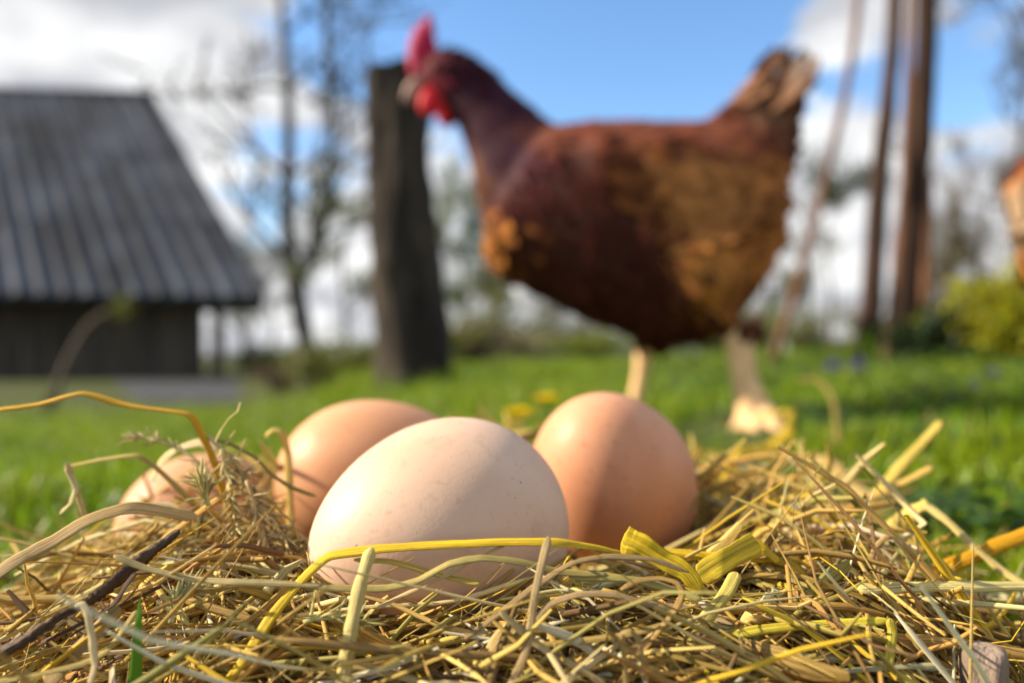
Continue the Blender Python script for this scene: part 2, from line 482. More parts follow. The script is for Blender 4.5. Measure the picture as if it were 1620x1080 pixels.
# ------------------------------------------------------------------ trees
def tree(name, base, height, label, cat='tree', trunk_r=.1, pts=None, levels=4, leaf=0, leaf_c=(.10, .13, .03), leaf_s=.05, mt='twig', group=None,
         spread=.55, nchild=(4, 6), up=.35, seed=0, first=.25, tw_r=.006):
    rr = random.Random(seed)
    base = Vector(base)
    root = empty(name, base, label, cat, group)
    tk, br = MB(), MB()
    tips = []
    if pts is None:
        pts = [Vector((0, 0, -.15))]
        for i in range(1, 7):
            pts.append(Vector((rr.gauss(0, .02) * height * i / 5, rr.gauss(0, .02) * height * i / 5, height * i / 6 * .92)))
    path = smooth_path([tuple(p) for p in pts], 14)
    rad = trunk_r * (np.linspace(1, .12, 14) ** .9)
    rad[0] *= 1.25
    add_tube(tk, path, rad, 8)
    def grow(p, d, ln, r, lev):
        n = 5
        q = [np.array(p)]
        dd = Vector(d)
        for i in range(n - 1):
            dd = (dd + Vector((rr.gauss(0, .22), rr.gauss(0, .22), rr.gauss(0, .15) + up * .16))).normalized()
            q.append(q[-1] + np.array(dd) * ln / (n - 1))
        add_tube(br, q, np.maximum(np.linspace(r, r * .35, n), tw_r * .6), 4 if lev > 1 else 5)
        if lev <= 1:
            tips.extend(q[1:])
        if lev > 0:
            for _ in range(rr.randint(*nchild)):
                i = rr.randint(1, n - 1)
                t2 = (dd + Vector((rr.gauss(0, 1), rr.gauss(0, 1), rr.gauss(0, .7))) * spread).normalized()
                grow(q[i], t2, ln * rr.uniform(.45, .72), max(r * .45, tw_r), lev - 1)
    nb = rr.randint(7, 10)
    for b in range(nb):
        t = first + (1 - first) * (b + rr.random()) / nb
        i = min(13, int(t * 13))
        a = rr.uniform(0, 2 * pi)
        d = Vector((cos(a), sin(a), rr.uniform(.25, .9))).normalized()
        grow(path[i], d, height * rr.uniform(.18, .34) * (1.15 - t * .55), max(rad[i] * .5, tw_r), levels - 2)
    tk.build('trunk', M['bark'] if mt == 'twig' else M['twig_dark'], root)
    br.build('branches', M[mt], root)['kind'] = 'stuff'
    if leaf:
        T = np.array(tips); n = leaf
        idx = rng.integers(0, len(T), n)
        c = T[idx] + rng.normal(0, leaf_s * 1.6, (n, 3))
        leaves_mesh(c, leaf_s, leaf_c, root)
    return root

def leaves_mesh(c, s, col, root, name='leaves', var=.35, mat_='leaf'):
    n = len(c)
    a = rng.normal(size=(n, 3)); a /= np.linalg.norm(a, axis=1, keepdims=True)
    b = rng.normal(size=(n, 3)); b -= a * (a * b).sum(1, keepdims=True); b /= np.linalg.norm(b, axis=1, keepdims=True)
    sz = s * rng.uniform(.6, 1.3, (n, 1))
    fold = np.cross(a, b) * sz * .18
    V = np.stack([c - a * sz, c + b * sz * .45 + fold, c + a * sz, c - b * sz * .45 + fold], axis=1).reshape(-1, 3)
    Fq = np.arange(n * 4).reshape(n, 4)
    Fq = np.concatenate([Fq[:, [0, 1, 2]], Fq[:, [0, 2, 3]]])
    cc = np.array(col)[None, :] * rng.uniform(1 - var, 1 + var, (n, 1)) * rng.uniform(.9, 1.1, (n, 3))
    o = mesh_obj(name, V, Fq, M[mat_], root, np.repeat(cc, 4, axis=0), smooth=False)
    o['kind'] = 'stuff'
    return o

def shrub(name, base, rx, ry, h, label, n, leaf_s, col, cat='shrub', stems=14, seed=0, group=None, stem_mat='twig'):
    rr = random.Random(seed)
    root = empty(name, base, label, cat, group)
    mb = MB(); pts = []
    for i in range(stems):
        a = rr.uniform(0, 2 * pi); q = rr.random() ** .6
        tx, ty, tz = cos(a) * rx * q, sin(a) * ry * q, h * rr.uniform(.55, 1.0) * (1 - .35 * q)
        p = smooth_path([(tx * .12, ty * .12, -.05), (tx * .45, ty * .45, tz * .55), (tx, ty, tz)], 7)
        p[1:-1] += np.array([[rr.gauss(0, .03 * h) for _ in range(3)] for _ in range(5)])
        add_tube(mb, p, np.linspace(.012, .004, 7) * max(h, .3) * 1.2, 4)
        pts.append(p[2:])
    mb.build('stems', M[stem_mat], root)['kind'] = 'stuff'
    T = np.concatenate(pts)
    c = T[rng.integers(0, len(T), n)] + rng.normal(0, 1, (n, 3)) * np.array([rx, ry, h * .6]) * .16
    c[:, 2] = np.abs(c[:, 2])
    leaves_mesh(c, leaf_s, col, root)
    return root

def on_ground(px, d, dz=0.0):
    x = (px - 810) / F * d
    return Vector((x, d, float(ground_z(x, d)) + dz))

# forked bare tree between the barn and the stump
def rel(base, pts, d):
    return [P(px, py, d + dd) - base for px, py, dd in pts]
b = on_ground(490, 7.0)
def forked():
    root = tree('bare_tree', b, 5.2, 'forked bare tree with dark trunk right of the barn', 'tree', .115,
         pts=[Vector((0, 0, -.2))] + rel(b, [(488, 570, 0), (472, 480, 0), (455, 380, 0), (456, 250, .1), (455, 120, .1), (440, -60, .2), (450, -260, .2)], 7.0),
         levels=5, mt='twig_dark', seed=4, leaf=260, leaf_c=(.10, .13, .02), leaf_s=.035, first=.30, nchild=(3, 5), tw_r=.007)
    mb = MB()
    q = [tuple(v) for v in rel(b, [(468, 455, 0), (492, 405, -.1), (512, 340, -.2), (528, 240, -.3), (520, 120, -.3), (515, -40, -.3), (520, -200, -.3)], 7.0)]
    pth = smooth_path(q, 16)
    add_tube(mb, pth, np.linspace(.055, .028, 16), 7)
    rr = random.Random(5)
    for i in range(16):
        p0 = pth[rr.randint(3, 15)]
        d = Vector((rr.gauss(0, 1), rr.gauss(0, 1), rr.uniform(.2, 1))).normalized()
        ln = rr.uniform(.5, 1.2)
        pp = [np.array(p0)]
        for k in range(4):
            d = (d + Vector((rr.gauss(0, .25), rr.gauss(0, .25), .1))).normalized(); pp.append(pp[-1] + np.array(d) * ln / 4)
        add_tube(mb, pp, np.linspace(.02, .006, 5), 4)
        for k in range(4):
            d2 = (d + Vector((rr.gauss(0, .6), rr.gauss(0, .6), rr.gauss(0, .4)))).normalized()
            s0 = pp[rr.randint(1, 4)]
            add_tube(mb, [s0, s0 + np.array(d2) * .2, s0 + np.array(d2) * .4 + np.array([0, 0, .04])], [.009, .007, .005], 4)
    mb.build('limb', M['twig_dark'], root)
    # ivy and young leaves on the limb
    c = pth[rng.integers(1, 8, 240)] + rng.normal(0, .06, (240, 3))
    leaves_mesh(c, .045, (.13, .17, .02), root, 'young_leaves')
forked()

G = 'trees of the far tree line'
TREES = [
    ('bare_tree', 385, 30, 5.0, 'small grey bare tree seen below the barn eave', dict(trunk_r=.12, levels=5, leaf=1500, leaf_c=(.16, .16, .08), leaf_s=.07, seed=21)),
    ('bare_tree', 430, 34, 5.2, 'pale thin tree just left of the forked trunk', dict(trunk_r=.10, levels=5, leaf=1500, leaf_c=(.15, .17, .08), leaf_s=.07, seed=22)),
    ('bare_tree', 545, 24, 6.0, 'thin budding tree left of the stump', dict(trunk_r=.10, levels=5, leaf=2100, leaf_c=(.14, .18, .04), leaf_s=.06, seed=23)),
    ('young_tree', 730, 18, 4.2, 'green leafing young tree right behind the stump', dict(trunk_r=.08, levels=5, leaf=3600, leaf_c=(.13, .19, .03), leaf_s=.05, seed=24)),
    ('young_tree', 790, 22, 3.6, 'pale green young tree below the hen breast', dict(trunk_r=.08, levels=5, leaf=3300, leaf_c=(.15, .17, .06), leaf_s=.055, seed=25)),
    ('bare_tree', 865, 30, 4.2, 'greyish tree behind the belly of the walking hen', dict(trunk_r=.12, levels=5, leaf=2400, leaf_c=(.15, .15, .08), leaf_s=.07, seed=26)),
    ('bare_tree', 980, 34, 4.2, 'low tree behind the hen and right of the pale shed', dict(trunk_r=.12, levels=5, leaf=2100, leaf_c=(.15, .16, .08), leaf_s=.07, seed=27)),
    ('bare_tree', 1215, 26, 4.6, 'bushy pale tree behind the rear of the hen', dict(trunk_r=.12, levels=5, leaf=3300, leaf_c=(.16, .17, .07), leaf_s=.07, seed=28)),
    ('bare_tree', 1275, 30, 6.5, 'thin far tree between the curved pole and the dark pole', dict(trunk_r=.10, levels=5, leaf=780, leaf_c=(.13, .14, .05), leaf_s=.07, seed=29)),
    ('evergreen_tree', 1312, 40, 10.2, 'tall far tree with one dark green crown clump behind the poles', dict(trunk_r=.14, levels=5, leaf=2700, leaf_c=(.06, .09, .03), leaf_s=.10, seed=30, first=.82)),
    ('bare_tree', 1500, 26, 5.5, 'brownish twiggy tree right of the pole tripod', dict(trunk_r=.14, levels=5, leaf=2700, leaf_c=(.16, .13, .07), leaf_s=.07, seed=31)),
    ('bare_tree', 1552, 24, 6.2, 'olive brown tree above the yellow green bush', dict(trunk_r=.13, levels=5, leaf=2400, leaf_c=(.15, .13, .06), leaf_s=.07, seed=32)),
    ('bare_tree', 1612, 17, 9.0, 'tall bare tree at the right edge of the sky', dict(trunk_r=.13, levels=5, leaf=600, leaf_c=(.15, .14, .08), leaf_s=.05, seed=33, tw_r=.010)),
]
for nm, px, d, h, lab, kw in TREES:
    tree(nm, on_ground(px, d), h, lab, 'tree', group=G, **kw)

SHRUBS = [
    ('shrub', 545, 9.0, .9, .5, .62, 'yellow green low shrub left of the stump', 1800, .035, (.17, .18, .03), 41),
    ('shrub', 415, 15.0, .7, .5, .75, 'low olive shrub at the end of the concrete strip', 1200, .05, (.13, .15, .03), 42),
    ('shrub', 450, 8.0, .35, .3, .38, 'brown dry shrub at the foot of the forked tree', 1000, .03, (.12, .075, .04), 43),
    ('shrub', 748, 7.0, .40, .3, .42, 'brown dry shrub right of the stump', 1400, .03, (.15, .10, .06), 44),
    ('shrub', 790, 12.0, .8, .5, 1.1, 'pale beige green shrub right of the dry shrub', 1800, .045, (.20, .20, .08), 45),
    ('shrub', 900, 16.0, 1.6, .6, 1.0, 'wide greyish shrub right behind the pale shed', 2400, .05, (.17, .17, .09), 46),
    ('shrub', 1080, 14.0, 1.5, .6, .8, 'low green shrub behind the legs of the hen', 2400, .05, (.13, .18, .03), 47),
    ('shrub', 1205, 12.0, .6, .5, .95, 'upright light green shrub behind the tail end of the hen', 1800, .045, (.16, .19, .05), 48),
    ('shrub', 1310, 16.0, 1.0, .6, .55, 'low pinkish brown shrub between the poles', 1800, .045, (.18, .14, .09), 49),
    ('shrub', 690, 5.2, .35, .25, .42, 'pale yellow green shrub touching the foot of the stump', 900, .028, (.22, .23, .03), 60),
    ('shrub', 505, 6.0, .35, .25, .40, 'olive grassy shrub between the forked tree and the stump', 900, .028, (.17, .18, .03), 61),
    ('shrub', 835, 9.0, .70, .35, .42, 'low straw coloured shrub before the pinkish hut', 900, .035, (.24, .21, .09), 62),
    ('shrub', 960, 8.0, .70, .35, .38, 'low yellow green shrub under the belly of the hen', 900, .035, (.19, .22, .02), 63),
    ('shrub', 1130, 7.0, .50, .35, .45, 'light green shrub between the two legs of the hen', 900, .032, (.20, .23, .04), 64),
    ('shrub', 1265, 8.0, .55, .35, .55, 'pale olive shrub at the foot of the curved pole', 1000, .035, (.20, .20, .07), 65),
    ('shrub', 1400, 12.0, .9, .35, 1.0, 'beige twiggy shrub seen between the poles', 1200, .05, (.22, .19, .10), 66),
    ('shrub', 1520, 7.0, .55, .4, .75, 'tan twiggy shrub right of the poles', 2400, .035, (.19, .16, .08), 50),
]
for nm, px, d, rx, ry, h, lab, n, s, c, sd in SHRUBS:
    shrub(nm, on_ground(px, d), rx, ry, h, lab, n, s, c, 'shrub', seed=sd, group='shrubs behind the lawn')
shrub('bush', on_ground(1625, 1.9), .24, .24, .27, 'bright yellow green leafy bush at the right edge', 3600, .016, (.29, .28, .008), 'bush', 26, 51)
shrub('bush', on_ground(1462, 1.98), .13, .10, .15, 'dark green low plant at the foot of the poles', 1300, .016, (.030, .05, .014), 'bush', 18, 52)
shrub('sapling', on_ground(75, 5.0), .05, .05, .3, 'thin leaning sapling with a leafy tip before the barn wall', 40, .02, (.12, .13, .02), 'sapling', 3, 53)
def sapling_stem():
    rt = bpy.data.objects['sapling']
    b_ = Vector(rt.location)
    mb = MB()
    add_tube(mb, smooth_path([(0, 0, -.03)] + [tuple(P(x, y, 5.0) - b_) for x, y in ((95, 600), (120, 545), (150, 505), (195, 484), (215, 478))], 14),
             np.linspace(.028, .012, 14), 6)
    mb.build('leaning_stem', M['twig'], rt)
    c = np.array(P(193, 487, 5.0) - b_)[None] + rng.normal(0, .035, (90, 3))
    leaves_mesh(c, .03, (.15, .16, .03), rt, 'tip_leaves')
sapling_stem()

# pale low shed far behind the hen
def shed():
    b_ = on_ground(880, 20.0)
    root = empty('shed', b_, 'pale low shed far behind the hen breast', 'shed')
    m1 = MB(); m1.box(-1.35, 1.35, 0, 2.0, -.15, .56); m1.build('wall', M['white'], root, smooth=False)
    V = [(-1.45, -.12, .55), (1.45, -.12, .55), (1.45, 2.1, .55), (-1.45, 2.1, .55), (-1.45, 1.0, .82), (1.45, 1.0, .82)]
    mesh_obj('roof', V, [(0, 1, 5, 4), (3, 4, 5, 2), (0, 4, 3), (1, 2, 5), (0, 3, 2, 1)], M['white'], root, smooth=False)
    for x in (-.7, .5):
        m2 = MB(); m2.box(x, x + .3, -.02, .02, .18, .42); m2.build('window', M['window'], root, smooth=False)
    b2 = on_ground(822, 14.0)
    r2 = empty('shed', b2, 'small pinkish hut left of the pale shed', 'hut')
    m3 = MB(); m3.box(-.36, .36, 0, .6, -.15, .22); m3.build('wall', M['pink_roof'], r2, smooth=False)
    V = [(-.42, -.06, .215), (.42, -.06, .215), (.42, .66, .215), (-.42, .66, .215), (-.42, .3, .34), (.42, .3, .34)]
    mesh_obj('roof', V, [(0, 1, 5, 4), (3, 4, 5, 2), (0, 4, 3), (1, 2, 5), (0, 3, 2, 1)], M['pink_roof'], r2, smooth=False)
shed()

# ------------------------------------------------------------------ stump
def stump():
    d = 2.3
    base = on_ground(652, d)
    root = empty('tree_stump', base, 'tall dark bark covered tree stump behind the hen head', 'tree stump')
    rows = [(700, 150, 652), (612, 128, 654), (585, 116, 652), (520, 114, 650), (450, 112, 644), (380, 112, 640), (300, 106, 634), (220, 102, 630), (150, 100, 628), (108, 98, 628)]
    k = 40
    ctr = smooth_path([((cx - 810) / F * d - base.x, (CAM_Z - (y - HOR) / F * d) - base.z, w / 2 / F * d) for y, w, cx in rows], 46)
    V = []
    for i, (cx, z, r) in enumerate(ctr):
        for j in range(k):
            a = 2 * pi * j / k
            nz_ = mnoise.noise(Vector((cos(a) * 2.2, sin(a) * 2.2, z * 2.2))) * .15 + mnoise.noise(Vector((cos(a) * 7, sin(a) * 7, z * 9))) * .15 \
                + mnoise.noise(Vector((cos(a) * 16, sin(a) * 16, z * 22))) * .05
            rr = r * (1 + nz_)
            zz_ = z + (.030 * cos(a - .5) if i == len(ctr) - 1 else 0)
            V.append((cx + rr * cos(a), rr * sin(a), zz_))
    Fc = [(i * k + j, i * k + (j + 1) % k, (i + 1) * k + (j + 1) % k, (i + 1) * k + j) for i in range(len(ctr) - 1) for j in range(k)]
    mesh_obj('bark', V, Fc, M['stump_bark'], root)
    top = V[-k:]
    cen = np.mean(np.array(top), axis=0) + np.array([.01, 0, .012])
    Vt = [tuple(np.array(p) * 1 + (cen - np.array(p)) * .03 + np.array([0, 0, .001])) for p in top]
    mid = [tuple(np.array(p) + (cen - np.array(p)) * .5 + np.array([0, 0, .006 * random.random()])) for p in top]
    mesh_obj('cut_top', Vt + mid + [tuple(cen)], [(j, (j + 1) % k, k + (j + 1) % k, k + j) for j in range(k)] + [(k + j, k + (j + 1) % k, 2 * k) for j in range(k)],
             M['cut_wood'], root)
stump()

# ------------------------------------------------------------------ poles
POLES = [
    ('thin curved grey pole leaning in from the left', [(1222, 575, 0), (1262, 450, 0), (1300, 310, .05), (1333, 170, .1), (1355, 30, .15), (1375, -220, .2)], 13, 2.05, 'pole', (1.1, .9)),
    ('dark slim pole second from the left of the pole tripod', [(1371, 585, 0), (1382, 440, 0), (1390, 300, .03), (1403, 180, .06), (1412, 60, .1), (1428, -220, .14)], 28, 2.2, 'pole_dark', (1.35, .75)),
    ('slim brown pole leaning on the stout dark pole', [(1402, 590, 0), (1417, 440, 0), (1430, 300, .02), (1436, 150, .05), (1440, -20, .08), (1444, -230, .1)], 13, 2.06, 'pole', (1.3, .7)),
    ('stout dark brown pole at the right of the tripod', [(1424, 592, 0), (1434, 420, 0), (1446, 300, .0), (1459, 180, .0), (1465, 40, .02), (1470, -230, .06)], 41, 2.15, 'pole_dark', (1.25, .7)),
    ('short pale brown stake behind the stout dark pole', [(1458, 575, 0), (1462, 480, 0), (1466, 380, 0), (1466, 275, 0)], 17, 2.45, 'pole', (1, 1)),
    ('short reddish stake leaning at the left of the slim brown pole', [(1352, 580, 0), (1368, 480, 0), (1376, 390, 0), (1381, 340, 0)], 15, 2.3, 'pole', (1.1, .8)),
]
for lab, pts, w, d, m_, tp in POLES:
    base = P(pts[0][0], pts[0][1], d)
    base.z = float(ground_z(base.x, base.y))
    q = [(0, 0, -.05)] + [tuple(P(x, y, d + dd) - base) for x, y, dd in pts]
    q[1] = (q[1][0], q[1][1], max(q[1][2], .005))
    pth = smooth_path(q, 26)
    pth[2:-1] += np.array([[mnoise.noise(Vector((i * .35, len(lab), 0))) * .006, 0, 0] for i in range(23)])
    rad = np.array([w / 2 / F * d * (tp[0] + (tp[1] - tp[0]) * i / 25 + mnoise.noise(Vector((i * .7, w, 3))) * .10) for i in range(26)])
    mb = MB(); add_tube(mb, pth, rad, 12)
    o = mb.build('pole', M[m_]); o.location = base
    tag(o, lab, 'pole', 'wooden poles standing right of the hen')

# ------------------------------------------------------------------ hen
PX = 1581.0
def hp(px, py, y=0.0): return np.array([(px - 980) / PX, y, (690 - py) / PX])

def loft(bm, secs, k=20):
    """secs: (centre, axis_u, axis_v, ru, rv) rings in order"""
    rings = []
    for c, u, v, ru, rv in secs:
        rings.append([bm.verts.new(Vector(c) + Vector(u) * ru * cos(2 * pi * j / k) + Vector(v) * rv * sin(2 * pi * j / k)) for j in range(k)])
    for a, b_ in zip(rings, rings[1:]):
        for j in range(k):
            bm.faces.new((a[j], a[(j + 1) % k], b_[(j + 1) % k], b_[j]))
    bm.faces.new(rings[0][::-1]); bm.faces.new(rings[-1])

def tube_loft(bm, pts, k=14, wfac=1.0):
    """pts: (px,py,y,r_px[,lateral factor])"""
    c = np.array([hp(p[0], p[1], p[2]) for p in pts])
    T = np.gradient(c, axis=0)
    secs = []
    for i, p in enumerate(pts):
        t = Vector(T[i]).normalized()
        v = Vector((0, 1, 0)); v = (v - t * v.dot(t)).normalized()
        u = v.cross(t).normalized()
        r = p[3] / PX
        secs.append((c[i], u, v, r, r * (p[4] if len(p) > 4 else wfac)))
    loft(bm, secs, k)

SKIN = (.88, .54, .27)
def hen_colour(px, py, y, z):
    """plumage colour patches of the hen, by place on its body"""
    def blobw(cx, cy, rx, ry): 
        q = ((px - cx) / rx) ** 2 + ((py - cy) / ry) ** 2
        return float(np.clip(1.5 - q, 0, 1))
    c = np.array((.062, .018, .012))
    def mix(c, d, w): return c * (1 - w) + np.array(d) * w
    c = mix(c, (.045, .012, .020), blobw(780, 180, 120, 130))          # hackle
    c = mix(c, (.165, .050, .026), blobw(1040, 222, 210, 48))          # back
    u = px - (965 + (py - 290) * .60)
    wt = float(sstep(-35, 45, u) * sstep(262, 330, py + (px - 960) * .12) * (1 - sstep(470, 545, py + max(0, px - 1110) * .5)))
    c = mix(c, (.46, .165, .044), wt)                                  # wing and thigh fluff
    c = mix(c, (.15, .048, .016), wt * blobw(1155, 475, 55, 40) * .8)
    c = mix(c, (.17, .055, .018), wt * blobw(1150, 365, 50, 30) * .7)
    c = mix(c, (.50, .20, .045), blobw(1085, 450, 50, 60) * .8 * float(sstep(-30, 25, u)))
    c = mix(c, (.44, .185, .06), wt * blobw(1080, 330, 90, 45) * .6)
    c = mix(c, (.13, .045, .018), blobw(1165, 330, 60, 40) * .5)
    c = mix(c, (.34, .125, .032), blobw(768, 398, 32, 48))               # breast spot
    c = mix(c, (.14, .055, .02), blobw(745, 310, 24, 80) * .7)
    c = mix(c, (.22, .105, .055), blobw(1215, 150, 60, 60))            # tail base
    c = mix(c, (.42, .36, .33), blobw(1265, 100, 42, 40))              # tail tip
    c = mix(c, (.17, .022, .030), blobw(678, 122, 26, 32))              # face skin
    return c

def build_hen(name):
    bm = bmesh.new()
    tors = [(764, 378, 402, .016), (775, 330, 420, .038), (792, 285, 438, .052), (830, 225, 458, .066), (870, 196, 476, .075), (920, 190, 503, .082), (1000, 188, 532, .086),
            (1060, 190, 548, .086), (1100, 189, 545, .083), (1150, 184, 520, .076), (1190, 186, 478, .063), (1222, 215, 432, .048), (1240, 265, 375, .026)]
    loft(bm, [(hp(x, (a + b_) / 2), (0, 0, 1), (0, 1, 0), (b_ - a) / 2 / PX, w) for x, a, b_, w in tors], 26)
    tube_loft(bm, [(874, 350, 0, 106), (854, 308, 0, 103), (830, 260, 0, 92), (799, 212, 0, 69), (766, 166, 0, 53), (739, 131, 0, 49), (711, 112, 0, 47), (690, 114, 0, 40), (669, 120, 0, 26), (658, 124, 0, 12)], 18, .72)
    tube_loft(bm, [(1150, 275, 0, 92, .8), (1182, 232, 0, 78, .66), (1210, 188, 0, 62, .52), (1230, 150, 0, 52, .44), (1246, 120, 0, 42, .36), (1258, 98, 0, 27, .3)], 16)
    # thighs, shanks, feet : near leg (y<0) and far leg (y>0)
    yn, yf = -.045, .04
    for sg in (-1, 1):
        tube_loft(bm, [(885, 285, sg * .052, 30, .5), (935, 292, sg * .068, 54, .42), (1010, 304, sg * .076, 64, .38), (1090, 316, sg * .072, 56, .38), (1160, 312, sg * .056, 36, .4), (1205, 300, sg * .036, 14, .5)], 14)
    tube_loft(bm, [(1075, 405, -.054, 74), (1092, 448, -.056, 66), (1112, 485, -.050, 42), (1135, 512, yn, 26), (1150, 526, yn, 17)], 12, .8)
    tube_loft(bm, [(1140, 505, yn, 19), (1154, 530, yn, 22), (1160, 565, yn, 21), (1166, 605, yn, 20), (1176, 636, yn, 25), (1180, 660, yn, 20)], 12)
    for pts in ([(1178, 640, yn, 18), (1162, 664, yn - .004, 14), (1148, 680, yn - .010, 11), (1134, 691, yn - .014, 6)],
                [(1182, 652, yn, 14), (1168, 680, yn - .026, 9), (1160, 690, yn - .04, 7), (1152, 697, yn - .052, 4)],
                [(1184, 640, yn, 17), (1196, 656, yn - .016, 13), (1198, 672, yn - .030, 10), (1196, 688, yn - .044, 5)],
                [(1182, 650, yn, 14), (1198, 664, yn, 9), (1210, 676, yn + .004, 6), (1220, 684, yn + .004, 3)]):
        tube_loft(bm, pts, 10)
    tube_loft(bm, [(1040, 440, yf, 60), (1045, 500, yf, 42), (1042, 540, yf, 26), (1038, 560, yf, 17)], 12, .8)
    tube_loft(bm, [(1043, 535, yf, 16), (1036, 562, yf, 16), (1029, 600, yf, 12), (1021, 640, yf, 12), (1016, 668, yf, 14)], 12)
    for pts in ([(1016, 662, yf, 12), (1000, 682, yf, 8), (982, 688, yf, 6), (966, 691, yf, 4)],
                [(1016, 664, yf, 12), (1004, 682, yf - .018, 8), (992, 690, yf - .034, 6), (984, 692, yf - .046, 4)],
                [(1016, 664, yf, 12), (1006, 680, yf + .018, 8), (996, 686, yf + .034, 6), (988, 690, yf + .046, 4)],
                [(1016, 664, yf, 12), (1030, 680, yf, 7), (1044, 688, yf, 5), (1052, 690, yf, 3)]):
        tube_loft(bm, pts, 10)
    bmesh.ops.recalc_face_normals(bm, faces=bm.faces)
    me = bpy.data.meshes.new('body'); bm.to_mesh(me); bm.free()
    o = bpy.data.objects.new('body', me); COL.objects.link(o)
    md = o.modifiers.new('r', 'REMESH'); md.mode = 'VOXEL'; md.voxel_size = .0034; md.adaptivity = 0
    ms = o.modifiers.new('s', 'SMOOTH'); ms.iterations = 5; ms.factor = .5
    dg = bpy.context.evaluated_depsgraph_get()
    me2 = bpy.data.meshes.new_from_object(o.evaluated_get(dg))
    o.data = me2; o.modifiers.clear(); bpy.data.meshes.remove(me)
    me2.name = 'body'
    nv = len(me2.vertices)
    co = np.empty(nv * 3, dtype=np.float32); me2.vertices.foreach_get('co', co); co = co.reshape(-1, 3)
    no = np.empty(nv * 3, dtype=np.float32); me2.vertices.foreach_get('normal', no); no = no.reshape(-1, 3)
    C = np.ones((nv, 4), dtype=np.float32)
    pxs = co[:, 0] * PX + 980; pys = 690 - co[:, 2] * PX
    leg = np.zeros(nv, dtype=bool)
    for i in range(nv):
        px, py, y = pxs[i], pys[i], co[i, 1]
        isleg = py > 556 or (py > 522 and px > 1128) 
        leg[i] = isleg
        C[i, :3] = SKIN if isleg else hen_colour(px + mnoise.noise(Vector(co[i]) * 45) * 22, py + mnoise.noise(Vector(co[i]) * 45 + Vector((7, 1, 3))) * 22, y, 0)
    a = me2.color_attributes.new('Col', 'FLOAT_COLOR', 'POINT'); a.data.foreach_set('color', C.ravel())
    me2.materials.clear(); me2.materials.append(M['hen_body'])
    me2.polygons.foreach_set('use_smooth', np.ones(len(me2.polygons), dtype=bool))
    root = empty(name, (0, 0, 0), '', 'hen')
    o.parent = root
    # plumage
    ok = np.where(~leg & ~((pxs < 690) & (pys > 85)) & (pys < 552))[0]
    idx = rng.choice(ok, 4200, replace=False)
    Vs, Fs, Cs = [], [], []
    for n_, i in enumerate(idx):
        px, py = pxs[i], pys[i]; nr = Vector(no[i]); p = Vector(co[i])
        if px < 880 and py < 340: fl = Vector((.55, 0, -.83)); ln, wd = .022, .007
        elif px > 1190 and py < 200: fl = Vector((.5, 0, .86)); ln, wd = .028, .010
        elif py > 400: fl = Vector((.75, 0, -.65)); ln, wd = .020, .011
        else: fl = Vector((1, 0, -.18)); ln, wd = .024, .012
        fl = fl + Vector((rng.normal(0, .16), rng.normal(0, .16), rng.normal(0, .16)))
        t = fl - nr * fl.dot(nr)
        if t.length < .25: continue
        t.normalize(); s = t.cross(nr)
        ln *= rng.uniform(.7, 1.2); lift = rng.uniform(.02, .11) if not (py > 300 and px > 960 or py > 430 or px > 1180) else rng.uniform(.06, .30)
        t2 = (t + nr * lift).normalized()
        b0 = p - nr * .0015
        ring = [b0, b0 + t2 * ln * .35 + s * wd * .5, b0 + t2 * ln * .8 + s * wd * .42, b0 + t2 * ln + nr * -.001, b0 + t2 * ln * .8 - s * wd * .42, b0 + t2 * ln * .35 - s * wd * .5,
                b0 + t2 * ln * .55 + nr * wd * .12]
        k0 = len(Vs); Vs.extend([tuple(q) for q in ring])
        Fs.extend([(k0 + a_, k0 + b_, k0 + 6) for a_, b_ in ((0, 1), (1, 2), (2, 3), (3, 4), (4, 5), (5, 0))])
        c = hen_colour(px + rng.normal(0, 16), py + rng.normal(0, 16), 0, 0) * rng.uniform(.82, 1.22)
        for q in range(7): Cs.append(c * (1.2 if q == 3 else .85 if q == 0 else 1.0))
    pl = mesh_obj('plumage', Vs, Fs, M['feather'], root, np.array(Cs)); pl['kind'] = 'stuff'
    # wings: raised folded wing on each side with layered feathers
    for sgn in (-1, 1):
        Vs, Fs, Cs = [], [], []
        for r in range(7):
            for c_ in range(9 - r // 2):
                u = (c_ + .5 * (r % 2)) / 9; v = r / 7
                px = 930 + 215 * u + 40 * v; py = 280 + 100 * v + 25 * u
                yy = sgn * (.086 + .006 * (1 - abs(v - .5)) - .016 * max(0, u - .6) / .4 - .012 * v + rng.uniform(0, .003))
                p = Vector(hp(px, py, yy)); nr = Vector((0, sgn, .12)).normalized()
                t = (Vector((1, 0, -.30 - .1 * v)) + Vector((rng.normal(0, .05), 0, rng.normal(0, .05)))).normalized()
                s = t.cross(nr); ln = .042 * rng.uniform(.85, 1.2); wd = .017
                t2 = (t + nr * .06).normalized()
                ring = [p, p + t2 * ln * .35 + s * wd * .5, p + t2 * ln * .8 + s * wd * .42, p + t2 * ln, p + t2 * ln * .8 - s * wd * .42, p + t2 * ln * .35 - s * wd * .5, p + t2 * ln * .55 + nr * .002]
                k0 = len(Vs); Vs.extend([tuple(q) for q in ring])
                Fs.extend([(k0 + a_, k0 + b_, k0 + 6) for a_, b_ in ((0, 1), (1, 2), (2, 3), (3, 4), (4, 5), (5, 0))])
                cc = hen_colour(px + 25 + rng.normal(0, 10), py + rng.normal(0, 10), 0, 0) * rng.uniform(.8, 1.25)
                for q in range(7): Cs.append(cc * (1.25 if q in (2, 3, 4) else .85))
        mesh_obj('wing', Vs, Fs, M['feather'], root, np.array(Cs))
